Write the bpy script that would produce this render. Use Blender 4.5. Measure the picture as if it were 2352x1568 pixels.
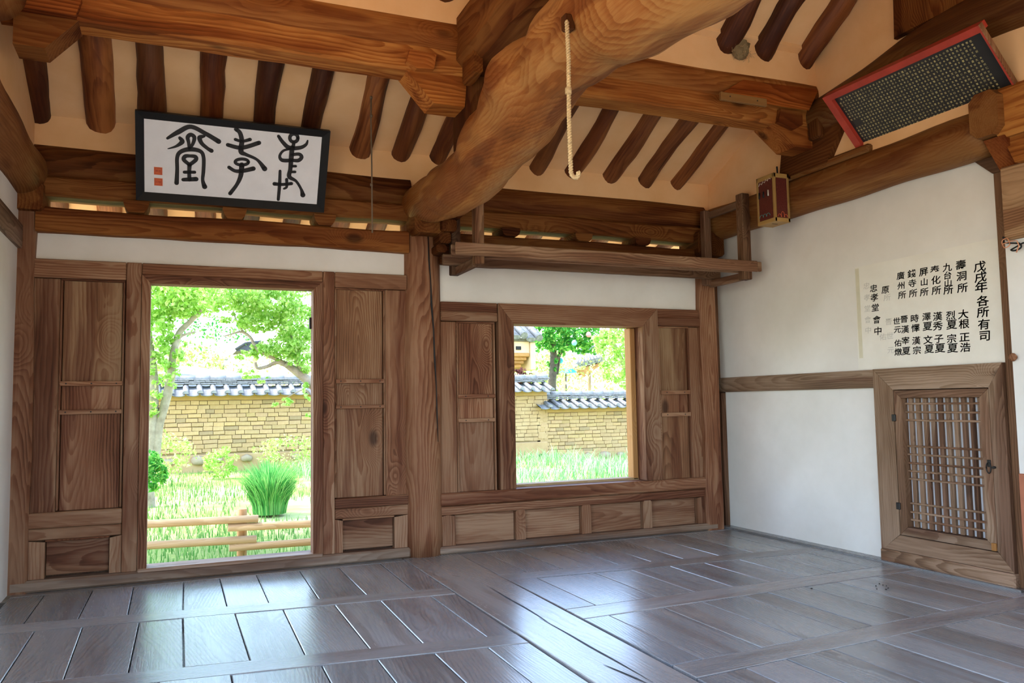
import bpy, math, random
import numpy as np
from mathutils import Matrix, Vector

for o in list(bpy.data.objects):
    bpy.data.objects.remove(o)
scene = bpy.context.scene
COL = scene.collection
R = random.Random(7)
NR = np.random.default_rng(7)

# ------------------------------------------------------------------ camera, sky, sun, exposure
CAM = np.array([0.87, -5.6, 1.075])
FPX = 1849.44
def cam_axes(yaw, pitch, roll):
    f = np.array([math.sin(yaw)*math.cos(pitch), math.cos(yaw)*math.cos(pitch), math.sin(pitch)])
    r = np.array([math.cos(yaw), -math.sin(yaw), 0.0]); u = np.cross(r, f)
    c, s = math.cos(roll), math.sin(roll)
    return np.array([c*r+s*u, -s*r+c*u, f])
AX = cam_axes(*np.radians([22.684, 4.269, -0.9714]))
cd = bpy.data.cameras.new('camera'); cam = bpy.data.objects.new('camera', cd); COL.objects.link(cam)
mw = Matrix.Identity(4)
for i in range(3):
    mw[i][0] = AX[0][i]; mw[i][1] = AX[1][i]; mw[i][2] = -AX[2][i]; mw[i][3] = CAM[i]
cam.matrix_world = mw
cd.sensor_fit = 'HORIZONTAL'; cd.sensor_width = 36.0; cd.lens = FPX*36.0/2352.0
cd.clip_start = 0.05; cd.clip_end = 500
scene.camera = cam

SKY_STRENGTH = 2.05
SUN_STRENGTH = 8.5
EXPOSURE = -0.36
SUN_ELEV, SUN_AZ = math.radians(64), math.radians(-68)      # azimuth from +Y (behind the garden wall) towards -X
world = bpy.data.worlds.new('world'); scene.world = world; world.use_nodes = True
wn = world.node_tree; wn.nodes.clear()
sky = wn.nodes.new('ShaderNodeTexSky'); sky.sky_type = 'NISHITA'; sky.sun_disc = False
sky.sun_elevation = SUN_ELEV; sky.sun_rotation = SUN_AZ; sky.air_density = 1.0; sky.dust_density = 1.5; sky.ozone_density = 1.0
wbg = wn.nodes.new('ShaderNodeBackground'); wbg.inputs['Strength'].default_value = SKY_STRENGTH
wo = wn.nodes.new('ShaderNodeOutputWorld')
wn.links.new(sky.outputs[0], wbg.inputs['Color']); wn.links.new(wbg.outputs[0], wo.inputs['Surface'])
sd = bpy.data.lights.new('sun', 'SUN'); sd.energy = SUN_STRENGTH; sd.angle = math.radians(0.6); sd.color = (1.0, 0.95, 0.86)
sun = bpy.data.objects.new('sun', sd); COL.objects.link(sun)
sdir = Vector((math.sin(SUN_AZ)*math.cos(SUN_ELEV), math.cos(SUN_AZ)*math.cos(SUN_ELEV), math.sin(SUN_ELEV)))
sun.rotation_euler = sdir.to_track_quat('Z', 'Y').to_euler(); sun.location = (0, 10, 20)
vs = scene.view_settings
vs.view_transform = 'Standard'; vs.look = 'None'; vs.exposure = EXPOSURE; vs.gamma = 1.0; vs.use_curve_mapping = False
cy = scene.cycles
cy.max_bounces = 10; cy.diffuse_bounces = 6; cy.glossy_bounces = 4; cy.transmission_bounces = 4; cy.transparent_max_bounces = 6
cy.sample_clamp_indirect = 8.0; cy.caustics_reflective = False; cy.caustics_refractive = False

# ------------------------------------------------------------------ geometry helpers
def ray(px, py):
    return AX.T @ np.array([(px-1176)/FPX, -(py-784)/FPX, 1.0])
def on(px, py, axis, val):              # point of a world plane seen at a place of the photograph
    d = ray(px, py); t = (val-CAM[axis])/d[axis]; return CAM+t*d
def at(px, py, y): return on(px, py, 1, y)

def srgb(h):
    h = h.lstrip('#'); out = []
    for i in (0, 2, 4):
        c = int(h[i:i+2], 16)/255.0
        out.append(c/12.92 if c <= 0.04045 else ((c+0.055)/1.055)**2.4)
    return tuple(out)

def dim(h, k): return tuple(c*k for c in srgb(h))
WORLD = {}
def tag(o, label=None, cat=None, group=None, kind=None):
    if label: o['label'] = label
    if cat: o['category'] = cat
    if group: o['group'] = group
    if kind: o['kind'] = kind
    return o
def empty(name, loc=(0, 0, 0), **k):
    o = bpy.data.objects.new(name, None); COL.objects.link(o); o.location = loc; o.empty_display_size = 0.1
    WORLD[o] = Matrix.Translation(loc); return tag(o, **k)
def struct(name): return empty(name, kind='structure')

def place(o, mat4, parent=None):
    COL.objects.link(o)
    WORLD[o] = mat4
    if parent is not None:
        o.parent = parent; o.matrix_parent_inverse = Matrix.Identity(4)
        o.matrix_basis = WORLD[parent].inverted() @ mat4
    else:
        o.matrix_basis = mat4

def frame_for(grain):
    if isinstance(grain, str):
        if grain == 'x': return np.eye(3)
        if grain == 'y': return np.array([[0, -1, 0], [1, 0, 0], [0, 0, 1]], float)
        if grain == 'z': return np.array([[0, 0, 1], [0, 1, 0], [-1, 0, 0]], float)
    g = np.array(grain, float); g /= np.linalg.norm(g)
    up = np.array([0, 0, 1.0]) if abs(g[2]) < 0.9 else np.array([0, 1.0, 0])
    b = np.cross(up, g); b /= np.linalg.norm(b); c = np.cross(g, b)
    return np.array([g, b, c]).T            # columns = local axes

class MB:
    def __init__(s): s.v = []; s.f = []; s.sm = []
    def add(s, verts, faces, smooth=False):
        n = len(s.v); s.v.extend([tuple(map(float, v)) for v in verts])
        for f in faces: s.f.append([i+n for i in f]); s.sm.append(smooth)
        return s
    def box(s, lo, hi, b=0.0, M=None):
        lo = np.array(lo, float); hi = np.array(hi, float); lo, hi = np.minimum(lo, hi), np.maximum(lo, hi)
        b = min(b, 0.45*float(min(hi-lo)))
        if b <= 0:
            vs_ = [(x, y, z) for x in (lo[0], hi[0]) for y in (lo[1], hi[1]) for z in (lo[2], hi[2])]
            fs = [(0, 1, 3, 2), (4, 6, 7, 5), (0, 4, 5, 1), (2, 3, 7, 6), (0, 2, 6, 4), (1, 5, 7, 3)]
        else:
            vs_ = []; idx = {}
            for cx in (0, 1):
                for cy_ in (0, 1):
                    for cz in (0, 1):
                        c = np.array([hi[0] if cx else lo[0], hi[1] if cy_ else lo[1], hi[2] if cz else lo[2]])
                        sg = np.array([-1 if cx else 1, -1 if cy_ else 1, -1 if cz else 1])
                        for a in range(3):
                            off = sg*b; off[a] = 0
                            idx[(cx, cy_, cz, a)] = len(vs_); vs_.append(c+off)
            I = lambda cx, cy_, cz, a: idx[(cx, cy_, cz, a)]
            fs = []
            for cx in (0, 1): fs.append([I(cx, 0, 0, 0), I(cx, 1, 0, 0), I(cx, 1, 1, 0), I(cx, 0, 1, 0)])
            for c in (0, 1): fs.append([I(0, c, 0, 1), I(1, c, 0, 1), I(1, c, 1, 1), I(0, c, 1, 1)])
            for c in (0, 1): fs.append([I(0, 0, c, 2), I(1, 0, c, 2), I(1, 1, c, 2), I(0, 1, c, 2)])
            for p in (0, 1):
                for q in (0, 1):
                    fs.append([I(0, p, q, 1), I(1, p, q, 1), I(1, p, q, 2), I(0, p, q, 2)])
                    fs.append([I(p, 0, q, 0), I(p, 1, q, 0), I(p, 1, q, 2), I(p, 0, q, 2)])
                    fs.append([I(p, q, 0, 0), I(p, q, 1, 0), I(p, q, 1, 1), I(p, q, 0, 1)])
            for cx in (0, 1):
                for cy_ in (0, 1):
                    for cz in (0, 1): fs.append([I(cx, cy_, cz, a) for a in range(3)])
            ctr = (lo+hi)/2; out = []
            for f in fs:
                P = [np.array(vs_[i]) for i in f]; n = np.cross(P[1]-P[0], P[2]-P[0])
                out.append(f if n @ (sum(P)/len(P)-ctr) > 0 else f[::-1])
            fs = out
        if M is not None: vs_ = [tuple(M @ Vector(v)) for v in vs_]
        return s.add(vs_, fs)
    def prism(s, poly, axis, a, b):
        """polygon in the two other axes (order y,z | x,z | x,y) pushed from a to b along axis"""
        n = len(poly); vs_ = []
        for t in (a, b):
            for (u, w) in poly:
                vs_.append({'x': (t, u, w), 'y': (u, t, w), 'z': (u, w, t)}[axis])
        A = sum(poly[i][0]*poly[(i+1) % n][1]-poly[(i+1) % n][0]*poly[i][1] for i in range(n))
        flip = (A > 0) ^ (b < a) ^ (axis == 'y')
        fs = [list(range(n))[::-1], list(range(n, 2*n))]
        fs += [[i, (i+1) % n, n+(i+1) % n, n+i] for i in range(n)]
        if not flip: fs = [f[::-1] for f in fs]
        return s.add(vs_, fs)
    def tube(s, pts, radii, seg=12, cap=True, noise=0.0, flat=(1, 1), smooth=True, up=(0, 0, 1)):
        P = np.array(pts, float); n = len(P)
        rad = np.array(radii, float) if np.ndim(radii) else np.full(n, float(radii))
        T = np.gradient(P, axis=0); T /= np.linalg.norm(T, axis=1)[:, None]
        nrm = np.array(up, float); nrm = nrm-T[0]*(nrm @ T[0])
        if np.linalg.norm(nrm) < 1e-4: nrm = np.array([1.0, 0, 0])-T[0]*T[0][0]
        nrm /= np.linalg.norm(nrm); vs_ = []
        ph = NR.uniform(0, 6.28, 6)
        for i in range(n):
            nrm = nrm-T[i]*(nrm @ T[i]); nrm /= np.linalg.norm(nrm); bn = np.cross(T[i], nrm)
            for k in range(seg):
                a = 2*math.pi*k/seg
                rr = rad[i]*(1+noise*(math.sin(2*a+ph[0]+i*.6)+.6*math.sin(3*a+ph[1]-i*.9)+.5*math.sin(5*a+ph[2]+i*.4)))
                vs_.append(P[i]+rr*(flat[0]*math.cos(a)*nrm+flat[1]*math.sin(a)*bn))
        fs = []
        for i in range(n-1):
            for k in range(seg):
                fs.append([i*seg+k, i*seg+(k+1) % seg, (i+1)*seg+(k+1) % seg, (i+1)*seg+k])
        s.add(vs_, fs, smooth)
        if cap:
            m = len(s.v)-n*seg
            s.f.append([m+k for k in range(seg)][::-1]); s.sm.append(False)
            s.f.append([m+(n-1)*seg+k for k in range(seg)]); s.sm.append(False)
        return s
    def mesh(s, name, mat, c=np.zeros(3), F=np.eye(3)):
        V = (np.array(s.v, float)-c) @ F
        me = bpy.data.meshes.new(name); me.from_pydata(V.tolist(), [], s.f)
        me.polygons.foreach_set('use_smooth', s.sm); me.materials.append(mat); me.update()
        return me
    def build(s, name, mat, parent=None, grain='x', tint=None, origin=None):
        F = frame_for(grain); V = np.array(s.v)
        c = (V.min(0)+V.max(0))/2 if origin is None else np.array(origin, float)
        o = bpy.data.objects.new(name, s.mesh(name, mat, c, F))
        m4 = Matrix.Identity(4)
        for i in range(3):
            for j in range(3): m4[i][j] = F[i][j]
            m4[i][3] = c[i]
        place(o, m4, parent)
        if tint is not None: o.color = (*tint, 1) if len(tint) == 3 else tint
        return o
def B(name, lo, hi, mat, parent=None, grain='x', b=0.006, tint=None):
    return MB().box(lo, hi, b).build(name, mat, parent, grain, tint)
def PR(name, poly, axis, a, b, mat, parent=None, grain='x', tint=None):
    return MB().prism(poly, axis, a, b).build(name, mat, parent, grain, tint)
def spline(c, n):
    t = np.linspace(0, len(c)-1, n); out = []
    for q in t:
        i = min(int(q), len(c)-2); f = q-i
        p0, p1, p2, p3 = c[max(i-1, 0)], c[i], c[i+1], c[min(i+2, len(c)-1)]
        out.append(.5*((2*p1)+(-p0+p2)*f+(2*p0-5*p1+4*p2-p3)*f*f+(-p0+3*p1-3*p2+p3)*f**3))
    return np.array(out)
def spline_pts(p, n): return spline(np.array(p, float), n)
def inst(me, name, m4, parent, tint=None):
    o = bpy.data.objects.new(name, me); place(o, m4, parent)
    if tint: o.color = (*tint, 1)
    return o
def big_mesh(name, V, Fq, mat, parent=None, tone=None, smooth=False):
    me = bpy.data.meshes.new(name); n = len(V); k = Fq.shape[1]
    me.vertices.add(n); me.vertices.foreach_set('co', np.asarray(V, np.float32).ravel())
    me.loops.add(Fq.size); me.loops.foreach_set('vertex_index', Fq.astype(np.int32).ravel())
    me.polygons.add(len(Fq)); me.polygons.foreach_set('loop_start', np.arange(0, Fq.size, k, dtype=np.int32))
    me.update(calc_edges=True)
    if tone is not None:
        at_ = me.attributes.new('tone', 'FLOAT', 'FACE'); at_.data.foreach_set('value', tone.astype(np.float32))
    if smooth: me.polygons.foreach_set('use_smooth', np.ones(len(Fq), bool))
    me.materials.append(mat)
    o = bpy.data.objects.new(name, me)
    place(o, Matrix.Identity(4), parent)
    return o

# ------------------------------------------------------------------ materials
class NT:
    def __init__(s, name):
        s.m = bpy.data.materials.new(name); s.m.use_nodes = True; s.t = s.m.node_tree; s.t.nodes.clear()
        s.out = s.t.nodes.new('ShaderNodeOutputMaterial'); s.p = s.t.nodes.new('ShaderNodeBsdfPrincipled')
        s.t.links.new(s.p.outputs[0], s.out.inputs[0])
    def n(s, typ, **kw):
        nd = s.t.nodes.new(typ)
        for k, v in kw.items(): setattr(nd, k, v)
        return nd
    def L(s, a, b): s.t.links.new(a, b)
    def val(s, sock, v):
        if hasattr(v, 'is_linked') or isinstance(v, bpy.types.NodeSocket): s.L(v, sock)
        else: sock.default_value = v
    def math(s, op, a, b=0.0, c=None, clamp=False):
        nd = s.n('ShaderNodeMath', operation=op, use_clamp=clamp)
        s.val(nd.inputs[0], a); s.val(nd.inputs[1], b)
        if c is not None: s.val(nd.inputs[2], c)
        return nd.outputs[0]
    def vmath(s, op, a, b):
        nd = s.n('ShaderNodeVectorMath', operation=op); s.val(nd.inputs[0], a); s.val(nd.inputs[1], b); return nd.outputs[0]
    def noise(s, vec, scale, detail=3, rough=0.55, dist=0.0):
        nd = s.n('ShaderNodeTexNoise'); s.L(vec, nd.inputs['Vector']); nd.inputs['Scale'].default_value = scale
        nd.inputs['Detail'].default_value = detail; nd.inputs['Roughness'].default_value = rough; nd.inputs['Distortion'].default_value = dist
        return nd.outputs['Fac']
    def ramp(s, fac, stops):
        nd = s.n('ShaderNodeValToRGB'); s.L(fac, nd.inputs[0]); e = nd.color_ramp.elements
        while len(e) < len(stops): e.new(0.5)
        for el, (p, c) in zip(e, stops): el.position = p; el.color = (*c, 1) if len(c) == 3 else c
        return nd.outputs[0]
    def mix(s, fac, a, b, mode='MIX'):
        nd = s.n('ShaderNodeMix', data_type='RGBA', blend_type=mode)
        s.val(nd.inputs['Factor'], fac)
        for k, v in ((6, a), (7, b)):
            if isinstance(v, bpy.types.NodeSocket): s.L(v, nd.inputs[k])
            else: nd.inputs[k].default_value = (*v, 1) if len(v) == 3 else v
        return nd.outputs[2]

def wood(name, dark, mid, light, rough=0.6, ring=26.0, knots=0.5, streak=0.35, bump=0.25, spec=0.35, stain=0.35, stretch=0.10, worn=None, rw=0.8):
    t = NT(name)
    tc = t.n('ShaderNodeTexCoord'); oi = t.n('ShaderNodeObjectInfo')
    cmb = t.n('ShaderNodeCombineXYZ')
    t.L(t.math('MULTIPLY', oi.outputs['Random'], 37.0), cmb.inputs[0])
    t.L(t.math('MULTIPLY_ADD', oi.outputs['Random'], 0.16, -0.08), cmb.inputs[1])
    t.L(t.math('MULTIPLY_ADD', t.math('FRACT', t.math('MULTIPLY', oi.outputs['Random'], 17.3)), 0.20, -0.10), cmb.inputs[2])
    v0 = t.vmath('ADD', tc.outputs['Object'], cmb.outputs[0])
    # knots
    kv = t.vmath('MULTIPLY', v0, (1.7, 3.2, 3.2))
    vor = t.n('ShaderNodeTexVoronoi', feature='F1'); t.L(kv, vor.inputs['Vector']); vor.inputs['Scale'].default_value = 1.0
    kd = vor.outputs['Distance']
    kmr = t.n('ShaderNodeMapRange'); kmr.interpolation_type = 'SMOOTHSTEP'; t.L(kd, kmr.inputs[0])
    kmr.inputs[1].default_value = 0.06; kmr.inputs[2].default_value = 0.15; kmr.inputs[3].default_value = 1.0; kmr.inputs[4].default_value = 0.0
    knot = t.math('MULTIPLY', kmr.outputs[0], knots)
    swl = t.n('ShaderNodeMapRange'); swl.interpolation_type = 'SMOOTHERSTEP'; t.L(kd, swl.inputs[0])
    swl.inputs[1].default_value = 0.0; swl.inputs[2].default_value = 0.42; swl.inputs[3].default_value = 0.085*min(1, knots*1.6); swl.inputs[4].default_value = 0.0
    # warp
    wv = t.vmath('MULTIPLY', v0, (0.9, 3.0, 3.0))
    nz = t.n('ShaderNodeTexNoise'); t.L(wv, nz.inputs['Vector']); nz.inputs['Scale'].default_value = 1.0; nz.inputs['Detail'].default_value = 2.5
    wrp = t.vmath('MULTIPLY', t.vmath('SUBTRACT', nz.outputs['Color'], (0.5, 0.5, 0.5)), (0.0, 0.13, 0.13))
    sp = t.n('ShaderNodeSeparateXYZ'); t.L(t.vmath('ADD', v0, wrp), sp.inputs[0])
    tilt = t.math('SINE', t.math('MULTIPLY', sp.outputs[0], 0.9))
    yy = t.math('MULTIPLY_ADD', tilt, stretch, sp.outputs[1]); zz = t.math('ADD', sp.outputs[2], swl.outputs[0])
    r = t.math('SQRT', t.math('ADD', t.math('MULTIPLY', yy, yy), t.math('MULTIPLY', zz, zz)))
    r = t.math('ADD', r, swl.outputs[0])
    wob = t.noise(t.vmath('MULTIPLY', v0, (4.0, 14, 14)), 1.0, 3, 0.6)
    r = t.math('MULTIPLY_ADD', t.math('SUBTRACT', wob, 0.5), 0.018, r)
    saw = t.math('FRACT', t.math('MULTIPLY', r, ring*2.1))
    ringf = t.math('MULTIPLY', t.math('POWER', saw, 2.6), t.math('MULTIPLY_ADD', t.math('POWER', t.math('SUBTRACT', 1.0, saw), 0.35), 1.2, 0.0))
    wid = t.noise(t.vmath('MULTIPLY', v0, (0.6, 5, 5)), 1.0, 2)
    ringf = t.math('MULTIPLY', ringf, t.math('MULTIPLY_ADD', wid, 2.2, -0.5, clamp=True))
    fine = t.noise(t.vmath('MULTIPLY', v0, (3.0, 110, 110)), 1.0, 2, 0.6)
    big = t.noise(t.vmath('MULTIPLY', v0, (0.8, 4.5, 4.5)), 1.0, 4, 0.6)
    fac = t.math('ADD', t.math('MULTIPLY', ringf, rw), t.math('MULTIPLY', t.math('SUBTRACT', fine, 0.5), streak))
    fac = t.math('ADD', fac, t.math('MULTIPLY', t.math('SUBTRACT', big, 0.5), stain*3.4))
    fac = t.math('ADD', fac, 0.18, clamp=True)
    col = t.ramp(fac, [(0.0, light), (0.42, mid), (1.0, dark)])
    hn = t.noise(t.vmath('MULTIPLY', t.vmath('ADD', v0, wrp), (0.55, 6.5, 6.5)), 1.0, 2, 0.5)
    hm = t.n('ShaderNodeMapRange'); hm.interpolation_type = 'SMOOTHSTEP'; t.L(hn, hm.inputs[0]); hm.inputs[1].default_value = 0.53; hm.inputs[2].default_value = 0.60
    hm.inputs[3].default_value = 0.0; hm.inputs[4].default_value = min(0.85, stain*1.6)
    col = t.mix(hm.outputs[0], col, t.mix(1.0, col, (0.56, 0.40, 0.34), 'MULTIPLY'))
    col = t.mix(t.math('MULTIPLY', knot, 0.85, clamp=True), col, tuple(c*0.35 for c in dark))
    if worn is not None:
        w = t.noise(t.vmath('MULTIPLY', v0, (1.2, 9, 9)), 1.0, 5, 0.7)
        wm = t.n('ShaderNodeMapRange'); t.L(w, wm.inputs[0]); wm.inputs[1].default_value = 0.5; wm.inputs[2].default_value = 0.72
        wm.inputs[3].default_value = 0.0; wm.inputs[4].default_value = worn[1]
        col = t.mix(wm.outputs[0], col, worn[0])
    var = t.math('MULTIPLY_ADD', t.math('FRACT', t.math('MULTIPLY', oi.outputs['Random'], 7.77)), 0.30, 0.85)
    vc = t.n('ShaderNodeCombineXYZ')
    for i in range(3): t.L(var, vc.inputs[i])
    col = t.mix(1.0, col, vc.outputs[0], 'MULTIPLY')
    col = t.mix(1.0, col, oi.outputs['Color'], 'MULTIPLY')
    t.L(col, t.p.inputs['Base Color'])
    t.L(t.math('MULTIPLY_ADD', fac, 0.18, rough-0.06), t.p.inputs['Roughness'])
    t.p.inputs['Specular IOR Level'].default_value = spec
    bp = t.n('ShaderNodeBump'); bp.inputs['Strength'].default_value = bump; bp.inputs['Distance'].default_value = 0.006
    h = t.math('ADD', t.math('MULTIPLY', ringf, -0.5), t.math('MULTIPLY', fine, 0.5)); h = t.math('ADD', h, t.math('MULTIPLY', big, 0.8))
    t.L(h, bp.inputs['Height']); t.L(bp.outputs[0], t.p.inputs['Normal'])
    return t.m

def plaster(name, a, b, scale=2.0, rough=0.85, bump=0.08, tinted=False):
    t = NT(name); tc = t.n('ShaderNodeTexCoord')
    v = tc.outputs['Object']
    n1 = t.noise(v, scale, 5, 0.6); n2 = t.noise(v, scale*14, 3, 0.6)
    col = t.ramp(n1, [(0.3, a), (0.7, b)])
    if tinted:
        oi = t.n('ShaderNodeObjectInfo'); col = t.mix(1.0, col, oi.outputs['Color'], 'MULTIPLY')
    t.L(col, t.p.inputs['Base Color']); t.p.inputs['Roughness'].default_value = rough; t.p.inputs['Specular IOR Level'].default_value = 0.2
    bp = t.n('ShaderNodeBump'); bp.inputs['Strength'].default_value = bump; bp.inputs['Distance'].default_value = 0.01
    t.L(t.math('ADD', n1, t.math('MULTIPLY', n2, 0.25)), bp.inputs['Height']); t.L(bp.outputs[0], t.p.inputs['Normal'])
    return t.m
def plain(name, c, rough=0.5, spec=0.4, metal=0.0, var=0.12, scale=12.0):
    t = NT(name); tc = t.n('ShaderNodeTexCoord'); n1 = t.noise(tc.outputs['Object'], scale, 3)
    lo = tuple(x*(1-var) for x in c); hi = tuple(min(1, x*(1+var)) for x in c)
    t.L(t.ramp(n1, [(0.3, lo), (0.7, hi)]), t.p.inputs['Base Color'])
    t.p.inputs['Roughness'].default_value = rough; t.p.inputs['Specular IOR Level'].default_value = spec; t.p.inputs['Metallic'].default_value = metal
    return t.m
def leafmat(name, c0, c1, c2, trans=0.55):
    t = NT(name); a = t.n('ShaderNodeAttribute'); a.attribute_name = 'tone'
    col = t.ramp(a.outputs['Fac'], [(0.0, c0), (0.5, c1), (1.0, c2)])
    d = t.n('ShaderNodeBsdfDiffuse'); tr = t.n('ShaderNodeBsdfTranslucent'); mx = t.n('ShaderNodeMixShader')
    t.L(col, d.inputs[0]); t.L(col, tr.inputs[0]); mx.inputs[0].default_value = trans
    t.L(d.outputs[0], mx.inputs[1]); t.L(tr.outputs[0], mx.inputs[2]); t.L(mx.outputs[0], t.out.inputs[0])
    t.t.nodes.remove(t.p); return t.m

W_WALL = wood('weathered_wall_timber', dim('482818', .66), dim('936447', .66), dim('b68f70', .66), rough=0.68, ring=30, knots=0.85, stain=0.48, spec=.22, rw=1.0, streak=.5)
W_BEAM = wood('oiled_roof_timber', dim('43200d', .66), dim('9a5f2e', .66), dim('c28a4c', .66), rough=0.72, ring=24, knots=0.8, stain=0.48, bump=0.3, spec=.12, rw=1.0, streak=.5)
W_LOG = wood('old_pine_log', dim('5c2e16', .72), dim('9a5e2c', .72), dim('b98650', .72), rough=0.6, ring=34, knots=0.5, stain=0.46, bump=0.35, spec=.2, stretch=0.2, rw=0.75, streak=.45)
W_RAFT = wood('dark_rafter_bark', dim('250f06', 0.95), dim('5a2f16', 0.95), dim('8a5a34', 0.95), rough=0.55, ring=22, knots=0.7, stain=0.55, bump=0.5, rw=0.45)
W_FLOOR = wood('grey_worn_floorboard', srgb('55575a'), srgb('838689'), srgb('9ea1a3'), rough=0.28, ring=30, knots=0.2, stain=0.25, bump=0.16, spec=0.85, stretch=0.2,
               worn=(srgb('b0a8a0'), 0.45))
W_SILL = wood('scuffed_sill_timber', dim('54402f', 0.75), dim('8d705a', 0.75), dim('b09884', 0.75), rough=0.6, ring=28, knots=0.3, stain=0.4, worn=(dim('5d5a58', 0.75), 0.8))
W_FRAME = wood('grey_brown_door_timber', dim('4c3424', .68), dim('8a6e56', .68), dim('b0957e', .68), rough=0.66, ring=30, knots=0.7, stain=0.45, spec=.22, rw=1.0, streak=.5)
W_FENCE = wood('pale_fence_log', dim('8a6c44', .8), dim('b8996a', .8), dim('d0b48a', .8), rough=0.7, ring=30, knots=0.3, stain=0.2)
W_BOX = wood('light_box_wood', dim('8a6838', .6), dim('b8955c', .6), dim('d0b078', .6), rough=0.5, ring=60, knots=0.0, stain=0.2)
P_WHITE = plaster('white_lime_plaster', srgb('d8d4cd'), srgb('e6e3de'), tinted=True)
P_OCHRE = plaster('yellow_clay_plaster', srgb('e0ae78'), srgb('eec596'), scale=1.6)
P_PAPER = plaster('hanji_paper', srgb('dedad0'), srgb('e9e6de'), scale=4, bump=0.03)
BLACK = plain('black_lacquer', (0.009, 0.009, 0.010), rough=0.5, spec=.25)
INK = plain('black_ink', (0.010, 0.008, 0.008), rough=0.6)
PALE_INK = plain('faded_ink_ghost', srgb('c6c3bd'), rough=0.8, var=0.05)
BOARD_WHITE = plain('white_painted_board', srgb('e6e7ec'), rough=0.6, var=0.03)
BOARD_BLACK = plain('black_painted_board', (0.016, 0.016, 0.018), rough=0.5)
GOLD_INK = plain('pale_yellow_carved_paint', srgb('c9bd86'), rough=0.6, var=0.2, scale=60)
RED_PAINT = plain('red_painted_frame', srgb('a4382a'), rough=0.55, var=0.15)
SEAL_RED = plain('seal_red', srgb('d1663c'), rough=0.7)
IRON = plain('dark_iron', (0.03, 0.028, 0.027), rough=0.5, metal=0.7)
ROPE = plain('hemp_rope', srgb('b59a72'), rough=0.9, var=0.25, scale=90)
CORD = plain('grey_string', srgb('6d5b48'), rough=0.9)
DARK_PANEL = plain('dark_red_lacquer_panel', srgb('5a2620'), rough=0.45, var=0.35, scale=150)
WHITE_PAINT = plain('white_line_paint', srgb('d8d0c4'), rough=0.6)
TEAL_PAINT = plain('teal_line_paint', srgb('3f8a86'), rough=0.6)
ORANGE_PAINT = plain('orange_line_paint', srgb('c8623a'), rough=0.6)
MUD = plaster('nest_mud', dim('8a7554', .7), dim('a8946e', .7), scale=30, bump=0.8)
RED_BOARD = plain('reddish_board', srgb('a5654a'), rough=0.7, var=0.15, scale=6)

# ------------------------------------------------------------------ the room shell
XL, XR = -0.02, 5.18
# --- floor of long beams, cross beams and short planks
floor = struct('floor')
B('subfloor', (-0.4, -6.0, -0.2), (5.5, 0.15, -0.05), W_FLOOR, floor, 'x', 0, tint=(.25, .22, .2))
G = 0.0025
def quad_plank(name, p, top, th, grain, tint=None, mat=W_FLOOR):
    (a, b, c, d) = p            # corners counter-clockwise seen from above
    ctr = np.mean(p, axis=0); q = []
    for pt in p:
        pt = np.array(pt); v = ctr-pt; q.append(tuple(pt+np.sign(v)*G))
    m = MB(); e = 0.003; n = 4
    ins = [tuple(np.array(pt)+np.sign(np.mean(q, axis=0)-np.array(pt))*e) for pt in q]
    vs_ = [(x, y, top-th) for x, y in q]+[(x, y, top-e) for x, y in q]+[(x, y, top) for x, y in ins]
    fs = [[3, 2, 1, 0], [8, 9, 10, 11]]
    for k in range(2):
        fs += [[k*4+i, k*4+(i+1) % 4, k*4+4+(i+1) % 4, k*4+4+i] for i in range(4)]
    m.add(vs_, fs); return m.build(name, mat, floor, grain, tint)
def lev(): return R.uniform(-0.0018, 0.001)
def ftint(): 
    k = R.uniform(0.86, 1.14); return (k*R.uniform(.98, 1.03), k, k*R.uniform(.97, 1.03))
quad_plank('floor_beam', [(2.375, -5.1), (2.70, -5.1), (2.745, -0.05), (2.34, -0.05)], 0.002, 0.12, 'y', (1.02, .97, .93))
quad_plank('edge_board', [(0.0, -.125), (2.34, -.125), (2.34, 0.0), (0.0, 0.0)], 0.0, 0.1, 'x')
quad_plank('edge_board', [(2.745, -.10), (5.17, -.10), (5.17, 0.0), (2.745, 0.0)], 0.0, 0.1, 'x')
def ylin(a, b, x): return a[1]+(b[1]-a[1])*(x-a[0])/(b[0]-a[0])
# cross beams: (far edge line, near edge line) in each bay
bay1 = [((0, -.79), (2.345, -1.035), .175), ((0, -1.80), (2.36, -2.07), .165), ((0, -2.80), (2.37, -3.03), .2), ((0, -3.85), (2.37, -4.0), .17)]
bay2 = [((2.745, -.835), (5.15, -1.03), .18), ((2.735, -1.775), (5.15, -1.715), .20), ((2.71, -2.75), (5.15, -2.60), .165), ((2.705, -3.75), (5.15, -3.6), .18), ((2.70, -4.6), (5.15, -4.5), .18)]
def lay(x0, x1, crosses, first, cutsets):
    prev = [(x0, first), (x1, first)]
    for ci, (a, b, w) in enumerate(crosses+[((x0, -5.1), (x1, -5.1), 0)]):
        xs = cutsets[ci] if ci < len(cutsets) else None
        if xs is None:
            xs = []; x = x0+R.uniform(.1, .26)
            while x < x1-.12: xs.append(x); x += R.uniform(.21, .30)
        edges = [(x0, x0)]+[(x, x+R.uniform(-.012, .012)) for x in xs]+[(x1, x1)]
        for (xa, xan), (xb, xbn) in zip(edges[:-1], edges[1:]):
            quad_plank('plank', [(xan, ylin(a, b, xan)), (xbn, ylin(a, b, xbn)), (xb, ylin(*prev, xb)), (xa, ylin(*prev, xa))], lev(), 0.06, 'y', ftint())
        if w:
            quad_plank('cross_beam', [(x0, a[1]-w), (x1, b[1]-w+.02), (x1, b[1]), (x0, a[1])], 0.001, 0.1, 'x', (1.05, 1.02, 1.0))
            prev = [(x0, a[1]-w), (x1, b[1]-w+.02)]
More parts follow.
